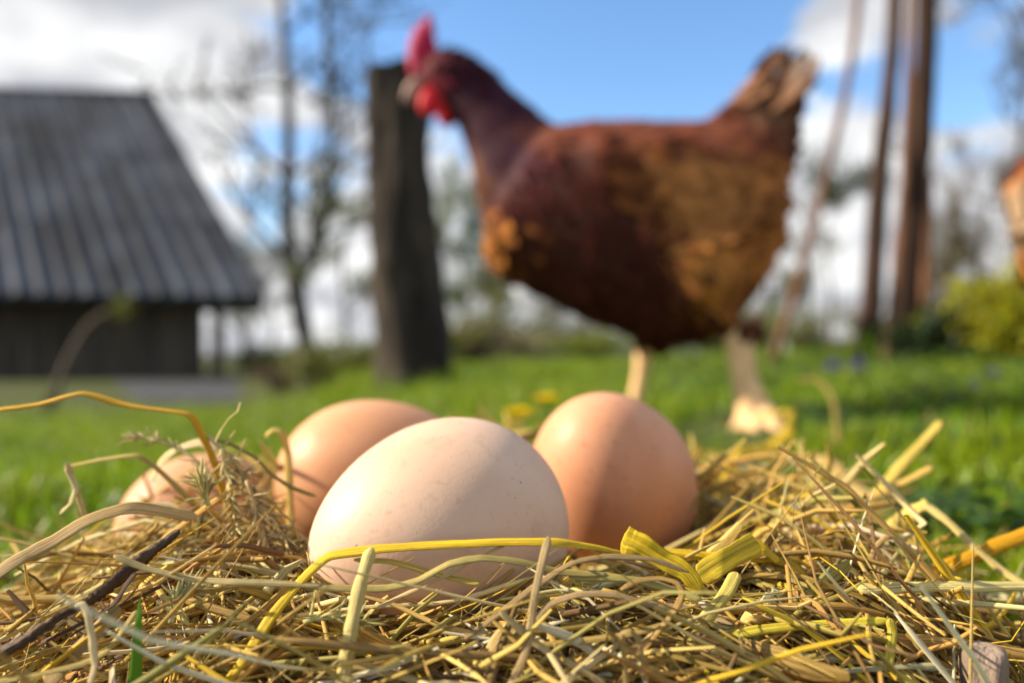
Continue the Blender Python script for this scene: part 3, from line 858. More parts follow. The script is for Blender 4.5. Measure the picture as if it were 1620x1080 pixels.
    # tail feathers
    for i in range(9):
        t = (i - 4) / 4
        b0 = np.array(hp(1205 + 10 * abs(t), 185, t * .022)); e = np.array(hp(1262 + 14 * cos(i * 2.1) + 16 * (1 - abs(t)), 84 + 26 * abs(t) + 6 * sin(i * 3), t * .05))
        mid = (b0 + e) / 2 + np.array([.008, t * .006, 0])
        pth = smooth_path([b0, mid, e], 9)
        w = np.array([.004, .009, .012, .014, .015, .015, .014, .010, .003]) * .62
        V, Fq, U = tube_arrays(pth, w, 6, .10, up=(0, 1, 0.2), twist=t * .5 + pi / 2)
        f = np.linspace(0, 1, 9)[:, None]
        cc = np.array((.20, .095, .05)) * (1 - f) + np.array((.24, .20, .18)) * f * f + np.array((.20, .095, .05)) * (f - f * f)
        mesh_obj('tail_feather', V, Fq, M['feather'], root, np.repeat(cc * rng.uniform(.8, 1.15), 6, axis=0))
    # comb : serrated thick plate on the crown
    outl = [(690, 76), (684, 52), (683, 28), (676, 13), (668, 24), (662, 34), (655, 32), (650, 45), (646, 52), (642, 66), (641, 84), (643, 102), (650, 116), (660, 112), (672, 92)]
    bmc = bmesh.new()
    fr = [bmc.verts.new(hp(x, y, -.004)) for x, y in outl]; bk = [bmc.verts.new(hp(x, y, .004)) for x, y in outl]
    n_ = len(outl); cf = bmc.verts.new(hp(664, 70, -.0065)); cb = bmc.verts.new(hp(664, 70, .0065))
    for j in range(n_):
        bmc.faces.new((fr[j], fr[(j + 1) % n_], cf)); bmc.faces.new((bk[(j + 1) % n_], bk[j], cb)); bmc.faces.new((fr[(j + 1) % n_], fr[j], bk[j], bk[(j + 1) % n_]))
    bmesh.ops.recalc_face_normals(bmc, faces=bmc.faces)
    bmesh.ops.subdivide_edges(bmc, edges=bmc.edges[:], cuts=1, use_grid_fill=True, smooth=.25)
    mc = bpy.data.meshes.new('comb'); bmc.to_mesh(mc); bmc.free(); mc.materials.append(M['comb'])
    mc.polygons.foreach_set('use_smooth', np.ones(len(mc.polygons), dtype=bool))
    oc = bpy.data.objects.new('comb', mc); COL.objects.link(oc); oc.parent = root
    # wattles
    for sgn, (cx, cy, rx, rz) in ((-1, (680, 160, 20, 24)), (1, (704, 166, 18, 24))):
        bw = bmesh.new(); bmesh.ops.create_uvsphere(bw, u_segments=14, v_segments=10, radius=1)
        for v in bw.verts:
            t = v.co.z
            v.co = Vector(hp(cx, cy, sgn * .011)) + Vector((v.co.x * rx * (1 - .15 * t), 0, v.co.z * rz)) / PX + Vector((0, v.co.y * .0045, 0))
        mw = bpy.data.meshes.new('wattle'); bw.to_mesh(mw); bw.free(); mw.materials.append(M['wattle'])
        mw.polygons.foreach_set('use_smooth', np.ones(len(mw.polygons), dtype=bool))
        ow = bpy.data.objects.new('wattle', mw); COL.objects.link(ow); ow.parent = root
    # beak: upper curved and lower mandible
    mb = MB()
    p1 = np.array([hp(668, 116), hp(655, 122), hp(644, 134), hp(637, 148), hp(634, 158)])
    add_tube(mb, p1, np.array([12, 11, 9, 5, 1.5]) / PX, 10, .8, up=(0, 1, 0))
    p2 = np.array([hp(668, 136), hp(657, 142), hp(648, 150), hp(642, 157)])
    add_tube(mb, p2, np.array([9, 8, 5, 1.5]) / PX, 8, .8, up=(0, 1, 0))
    mb.build('beak', M['beak'], root)
    for sgn in (-1, 1):
        for nm, r, off, mm in (('eye', .0052, .0195, 'eye'),):
            bw = bmesh.new(); bmesh.ops.create_uvsphere(bw, u_segments=12, v_segments=8, radius=r, matrix=Matrix.Translation(Vector(hp(688, 108, sgn * .0175))))
            mw = bpy.data.meshes.new(nm); bw.to_mesh(mw); bw.free(); mw.materials.append(M[mm])
            ow = bpy.data.objects.new(nm, mw); COL.objects.link(ow); ow.parent = root
            bw = bmesh.new(); bmesh.ops.create_uvsphere(bw, u_segments=10, v_segments=6, radius=.0028, matrix=Matrix.Translation(Vector(hp(688, 108, sgn * .0212))))
            mw = bpy.data.meshes.new('pupil'); bw.to_mesh(mw); bw.free(); mw.materials.append(M['pupil'])
            o2 = bpy.data.objects.new('pupil', mw); COL.objects.link(o2); o2.parent = ow
    return root

def copy_tree(o, parent=None):
    c = o.copy(); COL.objects.link(c); c.parent = parent
    for ch in list(o.children): copy_tree(ch, c)
    return c

hen = build_hen('hen')
HD = .76
hx = (980 - 810) / F * .74
hen.location = (hx, HD, float(ground_z(hx, HD)) - .002)
tag(hen, 'brown hen with red comb walking behind the eggs', 'hen', 'brown hens on the lawn')
hen2 = copy_tree(hen)
hen2.rotation_euler = (0, 0, radians(246))
hen2.location = (.668, .84, float(ground_z(.668, .84)) - .002)
hen2['label'] = 'brown hen with sunlit cream fluff cut off by the right edge'
def paler_rear(root):
    """pale lower fluff of the second hen, its sunlit cream painted into the colour"""
    for ch in root.children:
        if ch.name.split('.')[0] not in ('body', 'plumage', 'wing'): continue
        me = ch.data.copy(); ch.data = me
        n = len(me.vertices); co = np.empty(n * 3, dtype=np.float32); me.vertices.foreach_get('co', co); co = co.reshape(-1, 3)
        c = np.empty(n * 4, dtype=np.float32); a = me.color_attributes['Col']; a.data.foreach_get('color', c); c = c.reshape(-1, 4)
        py = 690 - co[:, 2] * PX
        w = (sstep(285, 330, py) * (1 - sstep(400, 450, py)))[:, None]
        top = (1 - sstep(270, 310, py))[:, None]
        c[:, :3] = c[:, :3] * (1 - w * .85) + np.array((.42, .30, .19)) * w * .85  # sunlit cream of the rear blended into the plumage colour
        c[:, :3] = c[:, :3] * (1 - top * .7) + np.array((.16, .045, .022)) * top * .7
        a.data.foreach_set('color', c.ravel())
paler_rear(hen2)
hen3 = copy_tree(hen)
p3 = on_ground(1196, 6.6)
hen3.rotation_euler = (0, 0, radians(75))
hen3.location = p3
hen3['label'] = 'tiny far brown hen behind the near leg of the walking hen'

# ------------------------------------------------------------------ eggs
EGGS = []
def egg(label, center, L_, Wd, axis, m, group='hen eggs in the straw nest'):
    ax = Vector(axis).normalized()
    q = ax.to_track_quat('Z', 'Y')
    nu, nv_ = 48, 32
    V = []
    for i in range(nv_ + 1):
        th = pi * i / nv_
        a = cos(th)
        r = sin(th) * (1 - .13 * a - .02 * a * a)          # blunt end towards -axis
        z = a * L_ / 2
        for j in range(nu):
            V.append((r * Wd / 2 * cos(2 * pi * j / nu), r * Wd / 2 * sin(2 * pi * j / nu), z))
    Fc = [(i * nu + j, i * nu + (j + 1) % nu, (i + 1) * nu + (j + 1) % nu, (i + 1) * nu + j)[::-1] for i in range(nv_) for j in range(nu)]
    o = mesh_obj('egg', V, Fc, M[m])
    bm = bmesh.new(); bm.from_mesh(o.data); bmesh.ops.remove_doubles(bm, verts=bm.verts, dist=1e-6)
    bmesh.ops.recalc_face_normals(bm, faces=bm.faces)
    bm.to_mesh(o.data); bm.free()
    o.data.polygons.foreach_set('use_smooth', np.ones(len(o.data.polygons), dtype=bool))
    o.location = center; o.rotation_mode = 'QUATERNION'; o.rotation_quaternion = q
    tag(o, label, 'egg', group)
    EGGS.append((np.array(center), np.array(q.to_matrix()).T, L_ / 2, Wd / 2))
    return o
egg('palest egg lying in front behind the yellow straw', P(697, 843, .153), 0.0545, .0462, (-.83, -.53, -.13), 'egg_pale')
egg('round orange tan egg at the right of the pale egg', P(966, 757, .203), .056, .0455, (-.30, -.62, .62), 'egg_pink')
egg('shiny tan egg behind and left of the pale egg', P(600, 752, .214), .058, .044, (.80, .35, .05), 'egg_tan')
egg('tan egg at the left half buried under straw', P(325, 826, .232), .056, .0435, (.25, .95, .10), 'egg_tan')

def egg_push(pts, m=1.03):
    pts = np.array(pts)
    for c, R, a, w in EGGS:
        l = (pts - c) @ R.T
        q = np.sqrt((l[:, 0] / (w * m)) ** 2 + (l[:, 1] / (w * m)) ** 2 + (l[:, 2] / (a * m)) ** 2)
        ins = q < 1
        if ins.any():
            l[ins] /= np.maximum(q[ins], .25)[:, None]
            pts[ins] = l[ins] @ R + c
    return pts

# ------------------------------------------------------------------ straw nest
def nest_h(x, y):
    x = np.asarray(x, dtype=float); y = np.asarray(y, dtype=float)
    a = np.sqrt(((x - .004) / np.where(x < 0, .150, .128)) ** 2 + ((y - .205) / np.where(y < .205, .135, .15)) ** 2)
    h = .036 * (1 - sstep(.55, 1.05, a))
    h = h + .006 * np.exp(-(((x + .066) / .026) ** 2 + ((y - .158) / .024) ** 2))
    h = h + .004 * np.exp(-(((x - .05) / .06) ** 2 + ((y - .135) / .02) ** 2))
    cav = np.exp(-(((x + .003) / .058) ** 2 + ((y - .185) / .045) ** 2) ** 2)
    h = h - .020 * cav
    h = h - .007 * np.exp(-(((x + .014) / .022) ** 2 + ((y - .126) / .016) ** 2))
    return h + ground_z(x, y) - .004

def build_bed():
    xs = np.linspace(-.20, .18, 96); ys = np.linspace(.05, .38, 84)
    X, Y = np.meshgrid(xs, ys)
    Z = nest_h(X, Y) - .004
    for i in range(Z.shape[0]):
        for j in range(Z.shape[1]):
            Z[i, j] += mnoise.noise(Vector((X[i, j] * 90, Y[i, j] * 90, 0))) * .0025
    V = np.stack([X, Y, Z], axis=-1).reshape(-1, 3)
    nx, ny = len(xs), len(ys)
    Fq = np.array([(i * nx + j, i * nx + j + 1, (i + 1) * nx + j + 1, (i + 1) * nx + j) for i in range(ny - 1) for j in range(nx - 1)])
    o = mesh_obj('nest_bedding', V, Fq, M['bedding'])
    tag(o, 'dark matted hay under the eggs', kind='stuff')
build_bed()

PAL = [((.56, .36, .085), 20), ((.47, .29, .065), 16), ((.64, .45, .13), 16), ((.30, .18, .05), 10), ((.42, .30, .065), 12), ((.68, .54, .23), 11), ((.66, .42, .03), 8),
       ((.16, .09, .035), 9), ((.37, .31, .08), 5), ((.48, .25, .06), 4), ((.70, .60, .36), 5)]
PC = np.array([c for c, w in PAL]); PW = np.array([w for c, w in PAL], dtype=float); PW /= PW.sum()
def straw_colour():
    return PC[rng.choice(len(PC), p=PW)] * rng.uniform(.75, 1.25) * rng.uniform(.94, 1.06, 3)

def in_nest(front):
    while True:
        if front: x, y = rng.uniform(-.15, .13), .085 + .085 * rng.random() ** 1.1
        else: x, y = rng.uniform(-.17, .155), rng.uniform(.09, .36)
        a = math.hypot((x - .004) / (.150 if x < 0 else .128), (y - .205) / (.135 if y < .205 else .15))
        if a < 1.02 or (a < 1.25 and rng.random() < .12): return x, y

def straw_path(front, lmin=.015, lmax=.085, n=10, zoff=None):
    x, y = in_nest(front)
    ln = rng.uniform(lmin, lmax) * (1.0 if y < .2 else 1.3)
    th = rng.normal(0, .75) + (pi if rng.random() < .5 else 0)
    if rng.random() < .25: th = rng.uniform(0, 2 * pi)
    curv = rng.normal(0, 9.0 if rng.random() < .65 else 24.0)
    kink = rng.integers(2, n - 1) if rng.random() < .5 else -1
    ds = ln / (n - 1)
    p = np.empty((n, 3)); off = rng.uniform(-.003, .0065) if zoff is None else zoff
    slope = rng.normal(0, .16); kz = rng.normal(0, .5)
    if rng.random() < .10: slope += rng.uniform(.2, .8)
    hx_, hy_ = x - cos(th) * ln / 2, y - sin(th) * ln / 2
    for i in range(n):
        p[i, 0] = hx_; p[i, 1] = hy_
        if i == kink: th += rng.normal(0, .8); slope += rng.normal(0, .3)
        th += curv * ds + rng.normal(0, .05)
        hx_ += cos(th) * ds; hy_ += sin(th) * ds
    s = (np.arange(n) - n / 2) * ds
    h = nest_h(p[:, 0], p[:, 1])
    hm = h * .75 + h.mean() * .25
    p[:, 2] = np.maximum(hm + off + slope * s - kz * s * s * 6 + rng.normal(0, .0004, n), h - .004)
    p = egg_push(p)
    g = ground_z(p[:, 0], p[:, 1]) + .001
    p[:, 2] = np.maximum(p[:, 2], g)
    return p

def keep_clear(p):
    """no strand closer than 7 cm to the lens and none crossing in front of the eggs' faces"""
    if p[:, 1].min() < .082: return False
    py = HOR - (p[:, 2] - CAM_Z) / p[:, 1] * F
    px = 810 + p[:, 0] / p[:, 1] * F
    tall = (py < 880) & (px > 470) & (px < 1100) & (p[:, 1] < .20)
    if (tall & (py < 866)).any(): return False
    fr = p[:, 1] < .136
    if (fr & (px > 500) & (px < 800) & (py < 930)).any() and rng.random() < .8: return False
    if (fr & (px > 950) & (px < 1245) & (py < 935)).any(): return False
    if ((px > 205) & (px < 440) & (py < 800)).any() and rng.random() < .35: return False
    top = np.where(px < 200, 800, np.where(px < 300, 730, np.where(px < 430, 690, np.where(px < 490, 720, np.where(px < 1100, 640, np.where(px < 1480, 690, 830))))))
    return not (py < top).any()

def bulk(name, count, front, k, wr, lr, label, col=None, flat=(.25, .8), n=10):
    VV, FF, CC, UU = [], [], [], []; off = 0; made = 0
    while made < count:
        p = straw_path(front, *lr, n=n)
        if not keep_clear(p): continue
        w = rng.uniform(*wr) * .5 * (1.25 if p[0, 1] > .22 else 1)
        rad = w * (1 - .55 * np.abs(np.linspace(-1, 1, n)) ** 6) * np.linspace(1, rng.uniform(.5, 1), n)
        V, Fq, U = tube_arrays(p, rad, k, rng.uniform(*flat), up=(rng.normal(0, .5), rng.normal(0, .5), 1), twist=np.linspace(0, rng.normal(0, 1.2), n) + rng.uniform(0, pi))
        VV.append(V); FF.append(Fq + off); off += len(V)
        U[:, 2] = rng.uniform(0, 50); U[:, 1] += rng.uniform(0, 5); UU.append(U)
        c = straw_colour() if col is None else np.array(col) * rng.uniform(.7, 1.3)
        CC.append(np.tile(c, (len(V), 1)))
        made += 1
    o = mesh_obj(name, np.concatenate(VV), np.concatenate(FF), M['straw'], None, np.concatenate(CC), np.concatenate(UU))
    tag(o, label, kind='stuff')
bulk('hay', 2600, True, 6, (.0005, .0017), (.03, .12), 'tangled dry hay heaped around the eggs')
bulk('fine_hay', 5500, True, 4, (.0002, .00055), (.01, .06), 'hair thin dry grass stems among the hay', n=8)
bulk('nest_hay', 2400, False, 5, (.0009, .0023), (.03, .10), 'coarse dry hay around and behind the eggs')
bulk('dry_leaves', 650, True, 6, (.0022, .0050), (.012, .05), 'flat curled dry leaf scraps in the hay', flat=(.05, .12), n=9)
bulk('chaff', 4800, True, 4, (.0015, .0042), (.003, .013), 'short broken flakes of chaff in the hay', flat=(.06, .2), n=5)

# straws one can pick out, as single objects
def straw_obj(path, wd, col, label, flat=.5, k=10, ridge=.06, name='straw', up=(0, -.6, 1), twist=0.0, taper=(1, 1), group=None, cat='straw', mat_='straw', n=None, end=.35, rugged=0.0):
    n = n or max(10, 5 * len(path))
    p = smooth_path(path, n)
    q_ = np.asarray(path, dtype=float); tt = np.linspace(0, len(q_) - 1, n)
    lin = np.stack([np.interp(tt, np.arange(len(q_)), q_[:, a_]) for a_ in range(3)], -1)
    kw_ = .12 if flat < .2 else .45
    p = (1 - kw_) * p + kw_ * lin + rng.normal(0, min(wd * .010, np.linalg.norm(p[1:] - p[:-1], axis=1).mean() * .03), p.shape)
    f = np.linspace(0, 1, n)
    sd = rng.uniform(0, 90)
    wv = np.array([1 + .22 * mnoise.noise(Vector((t_ * len(q_) * 1.1, sd, 0))) + .05 * mnoise.noise(Vector((t_ * len(q_) * 2.2, sd, 5))) for t_ in f])
    rad = wd / 2 * (taper[0] * (1 - f) + taper[1] * f) * wv
    rad = rad * np.clip(end + (1 - end) * np.minimum(f, 1 - f) / .04, end, 1)
    org = p[n // 2].copy()
    V, Fq, U = tube_arrays(p - org, rad, k, flat, up, ridge, np.linspace(0, twist, n) + .35 * np.array([mnoise.noise(Vector((t_ * len(q_) * .9, sd, 9))) for t_ in f]))
    if rugged:
        V = V + rng.normal(0, rugged * wd, (len(V), 1)) * (V - np.repeat(p - org, k, axis=0)) / (wd / 2)
    U[:, 2] = rng.uniform(0, 50)
    C = np.tile(np.array(col), (len(V), 1)) * (1 + .05 * np.sin(np.repeat(f, k) * 7 + wd * 9000))[:, None]
    Fl = [tuple(int(q) for q in f_) for f_ in Fq] + [tuple(range(k))[::-1], tuple(range((n - 1) * k, n * k))]
    o = mesh_obj(name, V, Fl, M[mat_], None, C, U)
    o.location = org
    return tag(o, label, cat, group)

YEL, GOLD, PALE, TAN, OLIVE, BRN, DARK, GREY = (.66, .49, .03), (.60, .33, .012), (.66, .55, .20), (.46, .28, .09), (.36, .29, .08), (.26, .15, .055), (.095, .058, .045), (.46, .33, .17)
def S(label, pts, wpx, col, **kw):
    """pts: photograph points with their distance from the lens in metres"""
    pts = [(x, y, min(d, .1245) if 480 < x < 920 and y < 990 and d < .14 else d) for x, y, d in pts]
    dm = sum(p[2] for p in pts) / len(pts)
    kw.setdefault('group', 'straws lying on the nest'); kw.setdefault('k', 14); kw.setdefault('flat', .34); kw['n'] = kw.get('n') or 9 * len(pts)
    col = tuple(np.array(col) * np.array((1.0, .88, .62)))
    return straw_obj([tuple(P(*p)) for p in pts], wpx / F * dm, col, label, **kw)

S('long bright yellow straw bent across the front of the pale egg', [(345, 1095, .112), (385, 1045, .114), (430, 975, .118), (475, 920, .122), (520, 880, .126), (600, 868, .130), (690, 862, .132), (800, 857, .132), (890, 858, .132), (990, 874, .134)], 17, YEL, ridge=.10)
S('broad yellow leaf blade folded at the end of the yellow straw', [(985, 852, .133), (1010, 862, .132), (1050, 885, .131), (1085, 905, .130), (1108, 935, .129)], 46, (.60, .46, .03), flat=.07, up=(.1, -1, .2), taper=(1, .5), ridge=.0, k=14, cat='leaf blade', name='leaf_blade')
S('yellow straw running right behind the folded yellow leaf blade', [(1020, 870, .137), (1080, 876, .138), (1140, 880, .138), (1190, 856, .139), (1212, 872, .138), (1232, 888, .137)], 18, (.60, .42, .025), ridge=.08)
S('short yellow leaf blade leaning right of the folded one', [(1106, 912, .133), (1140, 890, .134), (1175, 870, .136), (1200, 858, .138)], 36, (.60, .48, .05), flat=.07, up=(0, -1, .3), k=14, ridge=0, name='leaf_blade', cat='leaf blade')
S('golden arched straw reaching up past the left edge', [(-40, 652, .148), (0, 648, .148), (60, 640, .15), (130, 622, .152), (200, 641, .153), (298, 655, .154), (318, 685, .154), (335, 720, .154), (350, 765, .155), (372, 830, .155)], 11, (.58, .36, .03), ridge=.08, flat=.4)
S('grey tan flat leaf arching over the left end of the hay', [(-30, 925, .122), (20, 890, .124), (80, 858, .127), (140, 822, .130), (205, 803, .133), (260, 808, .136), (312, 818, .138)], 22, GREY, flat=.14, up=(.2, -.8, .8), ridge=.05, k=12, name='leaf_blade', cat='leaf blade')
S('dark twisted strip of bark lying across the left hay', [(-30, 1052, .112), (40, 1012, .114), (95, 975, .117), (150, 945, .119), (195, 908, .122), (240, 872, .125), (285, 838, .127)], 27, (.115, .080, .070), flat=.5, ridge=.25, k=18, twist=2.6, taper=(1.1, .45), rugged=.07, n=70, name='bark_strip', cat='bark')
S('dark thin twig beside the bark strip', [(60, 1020, .116), (130, 985, .117), (180, 955, .118), (200, 925, .119), (215, 905, .121)], 9, DARK, name='twig', cat='twig')
S('upright fresh green grass blade at the lower left', [(212, 1110, .112), (216, 1040, .112), (219, 985, .112), (222, 945, .113)], 25, (.14, .36, .03), flat=.12, up=(.15, -1, 0), taper=(1, .12), ridge=.03, name='grass_blade', cat='grass blade', mat_='grass', group='green blades')
S('thick pale straw standing upright before the pale egg', [(540, 1100, .108), (548, 1040, .110), (556, 990, .112), (570, 925, .115), (588, 866, .118)], 21, (.60, .52, .26), ridge=.10, flat=.6)
S('thin grey brown stem standing up at the middle', [(800, 1100, .108), (830, 1035, .110), (840, 985, .112), (846, 940, .113), (856, 895, .115), (868, 848, .118)], 13, (.40, .31, .19))
S('stout pale striped straw pointing out to the right edge', [(1358, 932, .130), (1420, 929, .131), (1500, 927, .132), (1580, 927, .133), (1680, 926, .134)], 19, (.68, .62, .32), ridge=.12, k=14)
S('thick golden straw bent up to the right edge', [(1250, 862, .180), (1330, 886, .172), (1400, 898, .166), (1475, 904, .162), (1530, 884, .162), (1580, 862, .164), (1680, 825, .168)], 25, GOLD, flat=.5, ridge=.05)
S('olive straw end slanting up at the right of the nest', [(1370, 800, .225), (1410, 755, .22), (1450, 710, .215), (1490, 667, .21)], 19, (.50, .42, .12), flat=.5)
S('slim tan straw slanting up below the olive straw end', [(1290, 838, .19), (1350, 800, .19), (1415, 770, .19), (1476, 738, .19)], 14, (.50, .36, .12))
S('pale straw falling from a fold to the right edge', [(1460, 795, .17), (1500, 825, .165), (1545, 868, .16), (1590, 905, .156), (1660, 945, .15)], 15, (.62, .52, .24), flat=.4)
S('wide pale straw meeting the fold at the right', [(1370, 855, .178), (1410, 832, .175), (1445, 808, .172), (1468, 796, .170)], 26, (.55, .46, .16), flat=.35)
S('lime yellow straw lying flat at the lower right', [(1085, 1022, .118), (1140, 1010, .119), (1200, 996, .120), (1260, 990, .121), (1330, 986, .122), (1408, 980, .122)], 17, (.58, .52, .07), ridge=.10)
S('lime yellow bent straw hanging down at the lower right', [(1408, 977, .121), (1412, 1000, .120), (1408, 1030, .118), (1406, 1058, .116), (1425, 1070, .115), (1460, 1090, .114), (1500, 1120, .112)], 14, (.56, .50, .08), ridge=.08)
S('smooth tan stalk running right behind the wooden stub', [(1290, 1008, .126), (1370, 1008, .126), (1450, 1012, .126), (1540, 1022, .126), (1620, 1036, .126), (1690, 1046, .126)], 20, (.52, .33, .11), flat=.8, ridge=.02)
S('pale grey green stem below the lime yellow straw', [(1210, 1074, .114), (1300, 1064, .115), (1400, 1056, .116), (1490, 1050, .117)], 9, (.40, .40, .28))
S('yellow bent straw standing by the foot of the hen', [(1195, 660, .42), (1225, 655, .41), (1252, 650, .40), (1246, 678, .39), (1236, 705, .38), (1205, 728, .36)], 13, (.46, .36, .04))
S('thin drooping stalk right of the foot of the hen', [(1262, 602, .46), (1290, 600, .46), (1312, 618, .45), (1322, 650, .44), (1326, 700, .42)], 9, (.34, .28, .09))
S('slim olive straw arched over the left egg', [(105, 738, .158), (160, 727, .158), (215, 720, .158), (245, 738, .158), (275, 765, .158), (300, 790, .158), (325, 815, .158)], 9, (.46, .37, .13))
S('pale dangling straw end at the far left', [(95, 812, .150), (112, 795, .150), (120, 772, .151), (108, 745, .152), (106, 732, .152)], 9, (.62, .56, .34))
S('pale straw falling from the bent end at far left', [(108, 735, .152), (118, 765, .152), (128, 795, .151), (140, 830, .15)], 9, (.58, .48, .24))
S('pale looped straw between the left egg and the shiny egg', [(420, 690, .176), (432, 680, .176), (446, 684, .176), (455, 715, .176), (458, 760, .174), (460, 810, .172), (458, 865, .170)], 12, (.60, .46, .16))
S('fine curled stem rising above the left straw clump', [(340, 700, .152), (350, 680, .152), (362, 662, .151), (376, 650, .15), (381, 636, .15)], 5, (.50, .46, .25))
S('broad pale leaf arched over the left egg', [(240, 760, .168), (255, 730, .167), (285, 708, .166), (320, 700, .165), (345, 712, .164)], 20, (.66, .56, .38), flat=.15, name='leaf_blade', cat='leaf blade')
S('dark green stem curved down over the left egg', [(335, 692, .156), (370, 705, .157), (405, 725, .158), (430, 750, .158), (460, 770, .158), (500, 785, .158)], 7, (.22, .20, .07))
S('dark olive stalk bent before the left egg', [(352, 752, .150), (335, 768, .150), (325, 790, .150), (318, 815, .149), (312, 850, .148)], 9, (.20, .17, .06))
S('long grey straw lying level left of the pale egg', [(180, 878, .120), (230, 898, .120), (300, 915, .120), (370, 920, .120), (430, 922, .121), (510, 926, .122)], 12, (.46, .39, .22))
S('whitish hooked straw hanging at the lower left', [(118, 958, .112), (130, 955, .112), (140, 975, .111), (146, 1010, .110), (150, 1050, .109), (142, 1085, .108)], 11, (.62, .53, .37))
S('olive straw along the bottom left corner', [(-20, 1082, .110), (60, 1066, .111), (130, 1050, .112), (170, 1028, .113), (200, 990, .115), (216, 965, .117)], 11, (.40, .33, .13))
S('wide brown leaf behind the hooked straw', [(70, 1085, .114), (110, 1040, .116), (150, 1000, .118), (190, 960, .120)], 30, (.38, .27, .12), flat=.12, name='leaf_blade', cat='leaf blade')
S('pale straw crossing the foot of the upright straw', [(540, 1046, .112), (590, 1058, .112), (640, 1070, .111), (720, 1100, .110)], 16, (.56, .47, .24))
S('whitish slim straw slanting over the lower pale egg', [(595, 962, .122), (650, 935, .123), (710, 908, .124), (760, 880, .126), (802, 860, .127)], 8, (.66, .54, .35))
S('olive ribbed stem arching below the yellow straw', [(470, 925, .122), (540, 930, .122), (610, 930, .122), (660, 918, .122), (710, 892, .122), (760, 882, .122), (820, 888, .122), (890, 905, .122), (960, 908, .122)], 13, (.36, .32, .14), ridge=.10)
S('faded yellow straw curved below the bright yellow straw', [(560, 885, .126), (620, 888, .126), (670, 902, .125), (720, 915, .124), (760, 922, .123)], 11, (.56, .45, .12))
S('brown grey stem arching through the middle front', [(735, 1010, .114), (790, 970, .116), (850, 925, .118), (905, 890, .120), (960, 880, .122), (1030, 884, .123), (1090, 905, .123)], 11, (.34, .25, .14))
S('grey stem bowed low in the middle front', [(845, 985, .116), (870, 955, .117), (915, 940, .117), (970, 940, .117), (1030, 955, .117), (1090, 960, .117)], 12, (.36, .27, .17))
S('olive ribbed straw below the folded yellow blade', [(900, 912, .122), (960, 912, .122), (1020, 920, .122), (1070, 935, .122), (1110, 948, .121)], 15, (.42, .38, .15), ridge=.12)
S('tan stem with a hooked tip below the yellow leaf blades', [(982, 932, .118), (1010, 918, .119), (1045, 914, .119), (1072, 922, .118), (1080, 940, .117), (1068, 965, .116), (1040, 1000, .114), (1010, 1040, .112), (975, 1090, .110)], 10, (.40, .27, .11))
S('small looped straw at the bottom centre right', [(992, 1095, .108), (988, 1045, .109), (984, 1003, .110), (998, 998, .110), (1010, 1012, .110), (1018, 1050, .109), (1026, 1095, .108)], 9, (.44, .34, .17))
S('thick golden stalk leaning behind the bottom loop', [(1060, 1095, .114), (1090, 1020, .118), (1115, 980, .120), (1150, 935, .124), (1165, 905, .127)], 22, (.52, .46, .14), ridge=.08)
S('long level straw across the bottom centre', [(795, 1025, .112), (860, 1020, .113), (930, 1012, .114), (1000, 1002, .115), (1060, 985, .116)], 12, (.40, .30, .12))
S('slanting pale straw crossing the thin grey brown stem', [(790, 965, .113), (830, 1002, .112), (870, 1032, .111), (920, 1058, .110), (960, 1085, .109)], 13, (.52, .42, .24))
S('flat pale brown leaf lying at the bottom centre', [(735, 1100, .112), (770, 1050, .115), (800, 1010, .117), (825, 985, .119)], 44, (.46, .35, .18), flat=.08, name='leaf_blade', cat='leaf blade', k=14)
S('hanging orange dry leaf at the right of the striped straw', [(1535, 938, .150), (1548, 965, .149), (1556, 990, .148), (1558, 1016, .147)], 24, (.52, .28, .08), flat=.1, taper=(.7, .5), name='leaf_blade', cat='leaf blade', up=(.3, -1, 0), end=.1)
S('brown kinked stem left of the pale fold', [(1378, 885, .140), (1385, 865, .140), (1400, 850, .140), (1415, 852, .140), (1428, 868, .139), (1438, 884, .138)], 8, (.40, .28, .15))
S('wide pale leaf at the back right of the nest', [(1290, 722, .30), (1330, 755, .285), (1370, 785, .27), (1400, 805, .26)], 42, (.58, .44, .20), flat=.12, name='leaf_blade', cat='leaf blade')
S('long straw slanting down right of the round egg', [(1120, 735, .27), (1160, 785, .25), (1200, 830, .23), (1240, 870, .21)], 20, (.52, .43, .20))
S('bright yellow curl behind the right straws', [(1280, 822, .18), (1310, 824, .18), (1332, 830, .18), (1322, 845, .178), (1280, 856, .176), (1230, 862, .174)], 15, (.64, .50, .02), flat=.35)
S('brown stalk level right of the round egg', [(1080, 870, .205), (1160, 845, .205), (1240, 822, .205), (1300, 812, .205)], 20, (.38, .24, .08))
S('amber straw behind the back right hay', [(1100, 735, .33), (1160, 722, .34), (1210, 712, .35), (1255, 680, .36)], 18, (.52, .38, .03))

# feathery seed heads in the left straw clump
def seed_head(label, pts, n, size, col):
    p = smooth_path([tuple(P(*q)) for q in pts], 16)
    org = p[0].copy()
    mb = MB()
    add_tube(mb, p - org, np.linspace(.0005, .0002, 16), 4, c=col)
    for i in range(n):
        t = rng.uniform(.15, 1); j = int(t * 15)
        c = p[j] - org
        T = p[min(15, j + 1)] - p[max(0, j - 1)]; T /= np.linalg.norm(T)
        d = T * .8 + rng.normal(0, .55, 3); d /= np.linalg.norm(d)
        ln = size * rng.uniform(.7, 1.4)
        add_tube(mb, [c, c + d * ln * .3, c + d * ln * .7, c + d * ln], [.00012, size * .095, size * .07, .00005], 4, .6, c=np.array(col) * rng.uniform(.75, 1.2))
    for U_ in mb.U: U_[:, 2] = rng.uniform(0, 40)
    o = mb.build('seed_head', M['straw']); o.location = org
    tag(o, label, 'seed head', 'dry grass seed heads')
